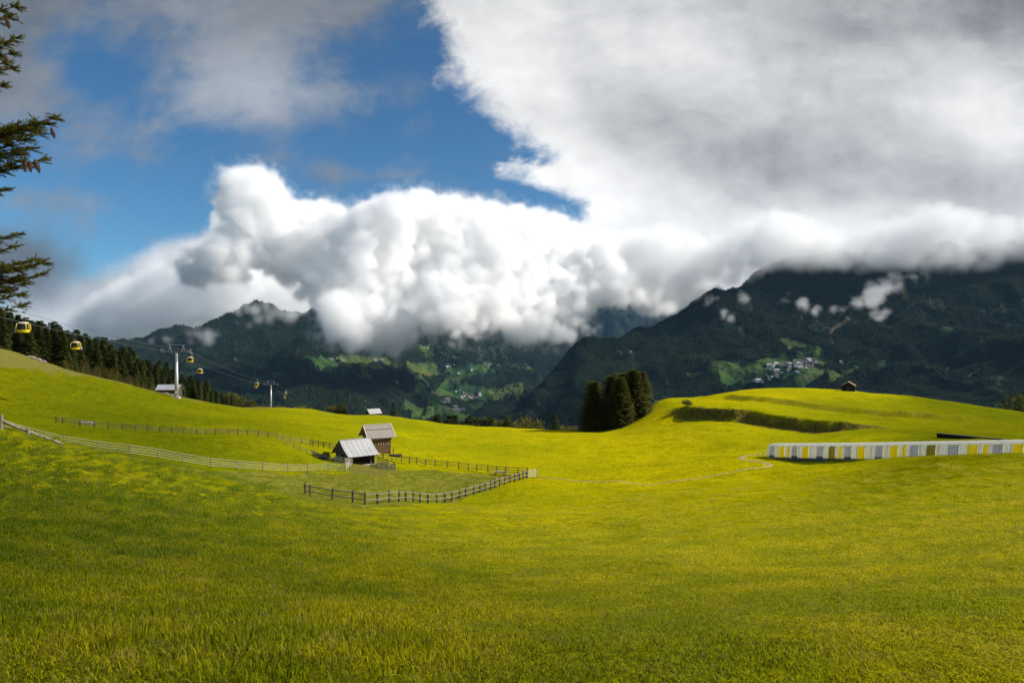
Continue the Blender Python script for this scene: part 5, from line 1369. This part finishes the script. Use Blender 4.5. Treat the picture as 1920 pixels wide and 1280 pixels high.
    sheet(.3, tot - 1, [(a, h) for a, h in prof], -side_, 0, nseg=60).build('far_side_panel', Mf, root)
    full = [(p[0], p[1]) for p in prof] + roofp[1:-1] + [(-p[0], p[1]) for p in prof[::-1]]
    u = .3; nh = 0
    while u < tot - 1 and nh < 60:
        mb = MB(); mb.tube([fr(u, w, h) for w, h in full], .028, 5); mb.build('hoop', M_palewood, root); u += 1.28; nh += 1
    mb = MB(); 
    for i in range(70):
        a, b = (tot - 1.5) * i / 70, (tot - 1.5) * (i + 1) / 70
        for w_ in (-1.35, 1.35): mb.bar(fr(a, w_, -.12), fr(b, w_, -.12), .12, .75)
    mb.build('base_frame', M_dsteel, root)
    mb = MB()
    for i in range(70):
        a, b = (tot - 1.5) * i / 70, (tot - 1.5) * (i + 1) / 70; mb.bar(fr(a, 0, .08), fr(b, 0, .08), .8, .06)
    mb.build('conveyor_belt', M_rubber, root)
    # end platform
    mb = MB(); mb.bar(fr(-2.6 if False else 0, 0, 0) + (fr(0, 0, 0) - fr(2, 0, 0)) * 1.2, fr(.2, 0, 0), 2.4, .35); mb.build('platform', M_conc, root)
    e = (fr(0, 0, 0) - fr(2, 0, 0)) * .5
    for sgn in (-1, 1):
        mb = MB(); p0 = fr(0, sgn * 1.15, .1) + e * 2.3; p1 = fr(0, sgn * 1.15, .1)
        for f in (0, .5, 1): q = p0 + (p1 - p0) * f; mb.bar(q, q + Vector((0, 0, 1.0)), .05)
        mb.bar(p0 + Vector((0, 0, 1.0)), p1 + Vector((0, 0, 1.0)), .04); mb.bar(p0 + Vector((0, 0, .5)), p1 + Vector((0, 0, .5)), .04); mb.build('railing', M_steel, root)
    mb = MB(); q = fr(0, side_ * -1.2, 0) + e * 2.5; mb.bar(q, q + Vector((0, 0, 1.5)), .12); mb.build('post', M_dsteel, root)
tunnel()
# dark retaining wall behind the conveyor
a, b_ = G(1757, 121), G(1880, 113)
root = empty('retaining_wall', a); tag(root, 'long dark low timber wall set into the slope behind the conveyor tunnel', 'wall')
a = G(1757, 118, .35); b_ = G(1885, 110, -.25); root.location = a; d = b_ - a
mb = MB(); mb.bar(Vector((0, 0, a.z - root.location.z)), d + Vector((0, 0, a.z - root.location.z)), .3, .7); mb.build('wall_boards', M_black, root)
mb = MB(); mb.bar(Vector((0, -.05, a.z + .39 - root.location.z)), d + Vector((0, -.05, a.z + .39 - root.location.z)), .45, .1); mb.build('capping', M_oldwood, root)

# ================================================================== grass in the foreground
def grass_material():
    m, b = new_mat('grass_blade')
    t = attr('tone'); w = objco(1, 1, 1, True)
    n = noise(w, .35, 5, .62)
    pz = noise(w, 1.7, 4, .65)
    c = mixc(sstep(t, .0, .75), (.065, .108, .0008), (.56, .54, .002))
    c = mixc(sstep(t, .86, .94), c, (.42, .34, .06))
    c = mixc(sstep(n, .36, .62), mulc(c, (.76, .86, .8)), mulc(c, (1.24, 1.13, .9)))
    c = mixc(sstep(pz, .57, .68) * .55, c, (.34, .26, .06))
    c = mixc(sstep(pz, .42, .30) * .5, c, (.05, .095, .002))
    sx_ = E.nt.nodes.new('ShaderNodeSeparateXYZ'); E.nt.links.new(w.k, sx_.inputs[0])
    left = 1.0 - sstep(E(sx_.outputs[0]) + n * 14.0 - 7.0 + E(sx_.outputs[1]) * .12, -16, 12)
    c = mixc(left, mulc(c, (1.22, 1.16, 1.0)), mulc(c, (.46, .60, .9)))  # blades darkened towards the left, brightened elsewhere: shade put into the colour
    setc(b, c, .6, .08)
    tr = E.nt.nodes.new('ShaderNodeBsdfTranslucent'); E.nt.links.new(c.k, tr.inputs[0])
    mx = E.nt.nodes.new('ShaderNodeMixShader'); mx.inputs[0].default_value = .5
    E.nt.links.new(b.outputs[0], mx.inputs[1]); E.nt.links.new(tr.outputs[0], mx.inputs[2]); E.nt.links.new(mx.outputs[0], E.nt.nodes['Material Output'].inputs[0])
    return m
M_blade = grass_material()
gcol = bpy.data.collections.new('grass_tufts')
def tuft(seed, n, size, hgt, wid=.0042, lean=.5, straw=.10, mess=.35):
    g = np.random.default_rng(seed)
    x = g.uniform(-size / 2, size / 2, n); y = g.uniform(-size / 2, size / 2, n)
    cl = fbm(x * 5 + seed, y * 5, 2); h = hgt * g.uniform(.45, 1.15, n) * (1 + .5 * cl)
    a = g.uniform(0, 6.283, n); ln = lean * g.uniform(.2, 1.2, n) * h
    dx, dy = np.cos(a) * ln + .15 * h, np.sin(a) * ln
    sx, sy = -np.sin(a + g.uniform(-mess, mess, n)), np.cos(a); w = wid * g.uniform(.6, 1.5, n)
    p0 = np.stack([x, y, np.full(n, -.03)], -1); S = np.stack([sx, sy, np.zeros(n)], -1) * w[:, None]
    p1 = p0 + np.stack([dx * .35, dy * .35, h * .6 + .02], -1); p2 = p0 + np.stack([dx, dy, h + .03 - .25 * ln], -1)
    V = np.stack([p0 - S, p0 + S, p1 + S * .8, p1 - S * .8, p2, p2 + 1e-4], 1)
    V = V.reshape(-1, 3); b0 = (np.arange(n) * 6)[:, None]
    F4 = np.concatenate([b0 + np.array([[0, 1, 2, 3]]), b0 + np.array([[3, 2, 5, 4]])], 0)
    tone = np.where(g.random(n) < straw, g.uniform(.88, 1, n), g.uniform(0, .8, n)); tone = np.repeat(tone, 6)
    o = np_mesh('grass_tuft', V, F4, M_blade, attrs=dict(tone=tone), link=False); gcol.objects.link(o)
for i in range(5): tuft(200 + i, 520, .62, .044, .0036, 1.25)
for i in range(2): tuft(210 + i, 420, .62, .052, .0045, 1.6, .34)
tuft(220, 300, .62, .080, .0038, .8, .12)
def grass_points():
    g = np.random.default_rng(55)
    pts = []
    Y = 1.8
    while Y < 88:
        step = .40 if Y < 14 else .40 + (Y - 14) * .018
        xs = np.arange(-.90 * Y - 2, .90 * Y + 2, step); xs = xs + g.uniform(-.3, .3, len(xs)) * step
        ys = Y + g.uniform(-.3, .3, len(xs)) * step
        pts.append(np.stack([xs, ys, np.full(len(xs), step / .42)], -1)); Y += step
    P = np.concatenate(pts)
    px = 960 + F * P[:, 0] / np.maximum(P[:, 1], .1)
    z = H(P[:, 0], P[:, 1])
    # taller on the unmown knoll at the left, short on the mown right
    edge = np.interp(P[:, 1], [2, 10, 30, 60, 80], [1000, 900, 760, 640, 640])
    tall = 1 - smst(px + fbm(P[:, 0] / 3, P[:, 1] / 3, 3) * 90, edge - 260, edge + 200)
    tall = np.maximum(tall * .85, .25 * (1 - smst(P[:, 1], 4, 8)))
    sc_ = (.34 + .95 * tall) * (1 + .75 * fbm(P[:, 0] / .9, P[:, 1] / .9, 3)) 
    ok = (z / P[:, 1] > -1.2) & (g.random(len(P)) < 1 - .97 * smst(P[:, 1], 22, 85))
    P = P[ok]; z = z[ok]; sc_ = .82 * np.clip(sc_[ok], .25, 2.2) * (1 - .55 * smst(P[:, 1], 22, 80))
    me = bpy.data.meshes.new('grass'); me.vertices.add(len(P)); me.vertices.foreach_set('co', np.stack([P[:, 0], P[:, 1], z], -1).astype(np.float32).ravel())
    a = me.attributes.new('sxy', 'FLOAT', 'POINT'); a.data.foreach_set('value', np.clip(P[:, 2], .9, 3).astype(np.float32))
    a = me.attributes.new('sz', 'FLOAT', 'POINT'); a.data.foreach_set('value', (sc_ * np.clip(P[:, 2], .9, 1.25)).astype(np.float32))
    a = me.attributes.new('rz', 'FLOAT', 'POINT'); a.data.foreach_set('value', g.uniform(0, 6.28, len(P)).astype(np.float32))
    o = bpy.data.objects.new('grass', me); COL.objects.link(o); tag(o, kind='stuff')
    ng = bpy.data.node_groups.new('grass_scatter', 'GeometryNodeTree')
    ng.interface.new_socket('Geometry', in_out='INPUT', socket_type='NodeSocketGeometry'); ng.interface.new_socket('Geometry', in_out='OUTPUT', socket_type='NodeSocketGeometry')
    N = ng.nodes; L = ng.links.new
    gi, go = N.new('NodeGroupInput'), N.new('NodeGroupOutput')
    ci = N.new('GeometryNodeCollectionInfo'); ci.inputs[0].default_value = gcol; ci.inputs['Separate Children'].default_value = True; ci.inputs['Reset Children'].default_value = True
    iop = N.new('GeometryNodeInstanceOnPoints'); L(gi.outputs[0], iop.inputs['Points']); L(ci.outputs[0], iop.inputs['Instance']); iop.inputs['Pick Instance'].default_value = True
    def na(n_):
        q = N.new('GeometryNodeInputNamedAttribute'); q.data_type = 'FLOAT'; q.inputs[0].default_value = n_; return q.outputs[0]
    c1 = N.new('ShaderNodeCombineXYZ'); L(na('rz'), c1.inputs[2]); L(c1.outputs[0], iop.inputs['Rotation'])
    sxy = na('sxy'); c2 = N.new('ShaderNodeCombineXYZ'); L(sxy, c2.inputs[0]); L(sxy, c2.inputs[1]); L(na('sz'), c2.inputs[2]); L(c2.outputs[0], iop.inputs['Scale'])
    ri = N.new('FunctionNodeRandomValue'); ri.data_type = 'INT'; ri.inputs[4].default_value = 0; ri.inputs[5].default_value = 7
    L(ri.outputs[2], iop.inputs['Instance Index'])
    L(iop.outputs[0], go.inputs[0])
    md = o.modifiers.new('scatter', 'NODES'); md.node_group = ng
    print('grass patches', len(P))
grass_points()

# ================================================================== clouds: real volumes of droplets
def cloud(name, blobs, voxel, density, edge, amps, scales, color=(.985, .987, .99), aniso=0.0, stretch=(1, 1, 1), vor=(0, 0), pad=60, halo=0):
    """blobs: (px,py,Y,r)"""
    B = np.array([(PX(a, Y), Y, PZ(b_, Y), r_) for a, b_, Y, r_ in blobs])
    me = bpy.data.meshes.new(name); me.vertices.add(len(B)); me.vertices.foreach_set('co', B[:, :3].astype(np.float32).ravel())
    at = me.attributes.new('rad', 'FLOAT', 'POINT'); at.data.foreach_set('value', B[:, 3].astype(np.float32))
    o = bpy.data.objects.new(name, me); COL.objects.link(o); tag(o, kind='stuff')
    ng = bpy.data.node_groups.new(name, 'GeometryNodeTree')
    ng.interface.new_socket('Geometry', in_out='INPUT', socket_type='NodeSocketGeometry'); ng.interface.new_socket('Geometry', in_out='OUTPUT', socket_type='NodeSocketGeometry')
    N = ng.nodes; L = ng.links.new; E.nt = ng
    gi, go = N.new('NodeGroupInput'), N.new('NodeGroupOutput')
    pos = E(N.new('GeometryNodeInputPosition').outputs[0])
    sn = N.new('GeometryNodeSampleNearest'); sn.domain = 'POINT'; L(gi.outputs[0], sn.inputs['Geometry'])
    si = N.new('GeometryNodeSampleIndex'); si.data_type = 'FLOAT'; L(gi.outputs[0], si.inputs['Geometry']); L(sn.outputs[0], si.inputs['Index'])
    na = N.new('GeometryNodeInputNamedAttribute'); na.data_type = 'FLOAT'; na.inputs[0].default_value = 'rad'; L(na.outputs[0], si.inputs['Value'])
    pr = N.new('GeometryNodeProximity'); pr.target_element = 'POINTS'; L(gi.outputs[0], pr.inputs[0])
    v = E(si.outputs[0]) - E(pr.outputs['Distance'])
    mp = N.new('ShaderNodeVectorMath'); mp.operation = 'MULTIPLY'; L(pos.k, mp.inputs[0]); mp.inputs[1].default_value = stretch
    q = E(mp.outputs[0])
    for a, s_ in zip(amps, scales): v = v + (noise(q, 1 / s_, 5, .6) - .5) * (2 * a)
    if vor[0]:
        wv = N.new('ShaderNodeVectorMath'); wv.operation = 'ADD'; L(q.k, wv.inputs[0])
        nz = N.new('ShaderNodeTexNoise'); L(q.k, nz.inputs['Vector']); nz.inputs['Scale'].default_value = 1 / vor[1]; nz.inputs['Detail'].default_value = 2
        sc2 = N.new('ShaderNodeVectorMath'); sc2.operation = 'SCALE'; L(nz.outputs['Color'], sc2.inputs[0]); sc2.inputs['Scale'].default_value = vor[1] * .8; L(sc2.outputs[0], wv.inputs[1])
        for k, wgt in ((1, 1), (2.3, .5), (5.1, .22)):
            vo = N.new('ShaderNodeTexVoronoi'); vo.feature = 'F1'; vo.inputs['Scale'].default_value = k / vor[1]; L(wv.outputs[0], vo.inputs['Vector'])
            v = v + (0.45 - E(vo.outputs['Distance'])) * (vor[0] * wgt)
    d = E.m('MULTIPLY', v, 1 / edge, clamp=True)
    if halo:
        hn = noise(q, 1 / 70, 6, .66); d = E.m('ADD', d, E.m('MULTIPLY', (v + 75.0) * (1 / 75), 1.0, clamp=True) * sstep(hn, .50, .72) * halo, clamp=True)
    vc = N.new('GeometryNodeVolumeCube'); L(d.k, vc.inputs['Density'])
    R_ = B[:, 3].max() * .6 + pad; mn = B[:, :3].min(0) - R_; mx_ = B[:, :3].max(0) + R_
    vc.inputs['Min'].default_value = tuple(mn); vc.inputs['Max'].default_value = tuple(mx_)
    for i, ax in enumerate('XYZ'): vc.inputs['Resolution ' + ax].default_value = int(max(8, (mx_[i] - mn[i]) / (voxel * (1.5 if i == 1 else 1))))
    m = bpy.data.materials.new('cloud_droplets'); m.use_nodes = True; t = m.node_tree; t.nodes.clear()
    out = t.nodes.new('ShaderNodeOutputMaterial'); pv = t.nodes.new('ShaderNodeVolumePrincipled'); t.links.new(pv.outputs[0], out.inputs['Volume'])
    pv.inputs['Color'].default_value = (*color, 1); pv.inputs['Density'].default_value = density; pv.inputs['Anisotropy'].default_value = aniso
    sm = N.new('GeometryNodeSetMaterial'); L(vc.outputs[0], sm.inputs[0]); sm.inputs['Material'].default_value = m; L(sm.outputs[0], go.inputs[0])
    md = o.modifiers.new('droplets', 'NODES'); md.node_group = ng
    print(name, 'voxels', [vc.inputs['Resolution ' + ax].default_value for ax in 'XYZ'])
    return o
def fill(poly, n, r0, r1, Yf, seed, jitterY=250):
    """blob centres inside an outline, kept off its rim by their own radius"""
    g = random.Random(seed); out = []
    xs = [p[0] for p in poly]; ys = [p[1] for p in poly]; ring = list(poly) + [poly[0]]
    tries = 0
    while len(out) < n and tries < 20000:
        tries += 1
        x, y = g.uniform(min(xs), max(xs)), g.uniform(min(ys), max(ys))
        if not inpoly(np.array([x]), np.array([y]), poly)[0]: continue
        d = float(polydist(np.array([x]), np.array([y]), ring)[0][0])
        Y = Yf(x, y) + g.uniform(-jitterY, jitterY); dm = d / F * Y
        if dm < r0 * .75: continue
        out.append((x, y, Y, min(g.uniform(r0, r1), dm * 1.15)))
    return out
bank = [(398, 345), (425, 312), (470, 308), (520, 322), (545, 350), (562, 372), (600, 372), (650, 385), (700, 366), (800, 358), (870, 362), (950, 376), (1030, 398), (1110, 425), (1250, 430), (1350, 450), (1350, 545), (1290, 578), (1240, 600), (1205, 590), (1180, 575), (1130, 585), (1110, 600),
        (1118, 630), (1080, 648), (1000, 644), (940, 640), (900, 632), (860, 640), (800, 632), (775, 648), (740, 662), (690, 656), (620, 650), (580, 642), (562, 625), (600, 612), (590, 585), (545, 565), (530, 540), (505, 528), (450, 536), (390, 540), (335, 532), (300, 508), (318, 485), (350, 462), (392, 440), (402, 400)]
bl = fill(bank, 1500, 60, 170, lambda x, y: float(np.interp(x, [400, 850, 1100, 1350], [4300, 4300, 5100, 5600])) - (650 - y) * -.8 - 260 * math.exp(-((x - 690) / 120) ** 2 - ((y - 590) / 70) ** 2) + 160 * math.sin(x / 43.0 + y / 60.0), 3, 110)
cloud('cloud_bank', bl, 8.6, .017, 52, (85, 48, 26), (520, 190, 50), color=(1, 1, 1), vor=(42, 300), halo=.35, pad=110)
strat = [(1150, 440), (1250, 402), (1350, 432), (1450, 385), (1600, 425), (1750, 372), (1900, 405), (2300, 360), (2300, 505), (1920, 512), (1830, 514), (1740, 518), (1680, 508), (1600, 512), (1540, 512), (1470, 512), (1430, 530), (1395, 556), (1350, 556), (1310, 575), (1270, 592), (1200, 560)]
sl_ = fill(strat, 700, 80, 160, lambda x, y: float(np.interp(x, [1150, 1300, 1450, 1900, 2300], [4700, 4500, 4450, 4300, 4200])), 5, 200)
cloud('stratus_cloud', sl_, 15, .010, 120, (105, 70), (560, 170), color=(.997, .998, 1), stretch=(.7, .7, 1.3))
dist = [(60, 650), (120, 600), (180, 550), (270, 500), (350, 455), (420, 440), (560, 500), (640, 580), (560, 655), (300, 660)]
cloud('distant_cloud', fill(dist, 260, 160, 330, lambda x, y: 8200, 8, 350), 26, .006, 190, (150, 70), (900, 260), color=(1, 1, 1))
# shreds of mist on the slopes
w_ = []
g = random.Random(4)
def shreds(cx, cy, rx, ry, Y, n, r0, r1):
    for _ in range(n):
        t = g.random() * 6.28; q = math.sqrt(g.random()); w_.append((cx + math.cos(t) * rx * q, cy + math.sin(t) * ry * q, Y + g.uniform(-80, 80), g.uniform(r0, r1)))
shreds(1655, 535, 38, 18, 4150, 16, 30, 55); shreds(1630, 560, 25, 18, 3950, 12, 25, 45); shreds(1645, 590, 26, 8, 3850, 10, 20, 34); shreds(1700, 520, 50, 8, 4300, 10, 20, 40)
shreds(1365, 588, 12, 14, 3850, 8, 14, 26); shreds(1340, 562, 16, 8, 4150, 8, 16, 30); shreds(1475, 562, 8, 14, 3850, 5, 10, 20); shreds(1508, 570, 14, 8, 3800, 7, 12, 24); shreds(1530, 580, 8, 6, 3800, 5, 10, 18)
shreds(1570, 580, 26, 6, 3800, 8, 10, 20); shreds(1400, 555, 20, 10, 4200, 8, 16, 30); shreds(915, 655, 10, 6, 5000, 5, 14, 26)
cloud('mist_shreds', w_, 9, .016, 48, (48, 30), (130, 42), stretch=(.8, .8, 1.1), pad=60)
w_ = []
shreds(480, 590, 40, 22, 5200, 12, 25, 60); shreds(370, 625, 35, 18, 5200, 12, 25, 60); shreds(420, 560, 40, 14, 5600, 10, 25, 60); shreds(300, 632, 30, 8, 5200, 6, 20, 40); shreds(520, 575, 20, 20, 5000, 7, 25, 50); shreds(550, 575, 26, 22, 5200, 16, 45, 80); shreds(455, 575, 40, 12, 5300, 8, 30, 60)
cloud('mist_veil', w_, 16, .007, 60, (60,), (200,), stretch=(.8, .8, 1.4), pad=60)

# added unseen cloud high on the right, put there to shade the near slope
w_ = []
for gx, gy, r_ in ((-36, 24, 20), (-24, 10, 22), (-14, 0, 22), (-6, -8, 20), (-46, 36, 18), (-30, -6, 24), (-16, 6, 18), (-28, 16, 20)):
    t = 620 / SUN.z; Yc = gy + SUN.y * t; Xc = gx + SUN.x * t; w_.append((960 + F * Xc / Yc, 640 - F * 612 / Yc, Yc, r_))
cloud('shade_cloud', w_, 5, .05, 26, (10,), (30,), pad=20)

# ================================================================== haze
mb = MB(); x0, x1, y0, y1, z0, z1 = -20000, 20000, -200, 20000, -701, 1500
mb.add([(x, y, z) for x in (x0, x1) for y in (y0, y1) for z in (z0, z1)], [(0, 1, 3, 2), (4, 6, 7, 5), (0, 4, 5, 1), (2, 3, 7, 6), (0, 2, 6, 4), (1, 5, 7, 3)])
m = bpy.data.materials.new('haze_air'); m.use_nodes = True; t = m.node_tree; t.nodes.clear()
out = t.nodes.new('ShaderNodeOutputMaterial'); pv = t.nodes.new('ShaderNodeVolumePrincipled'); t.links.new(pv.outputs[0], out.inputs['Volume'])
pv.inputs['Color'].default_value = (.30, .58, 1.0, 1); pv.inputs['Density'].default_value = 0.95e-5
tag(mb.build('haze', m), kind='stuff')
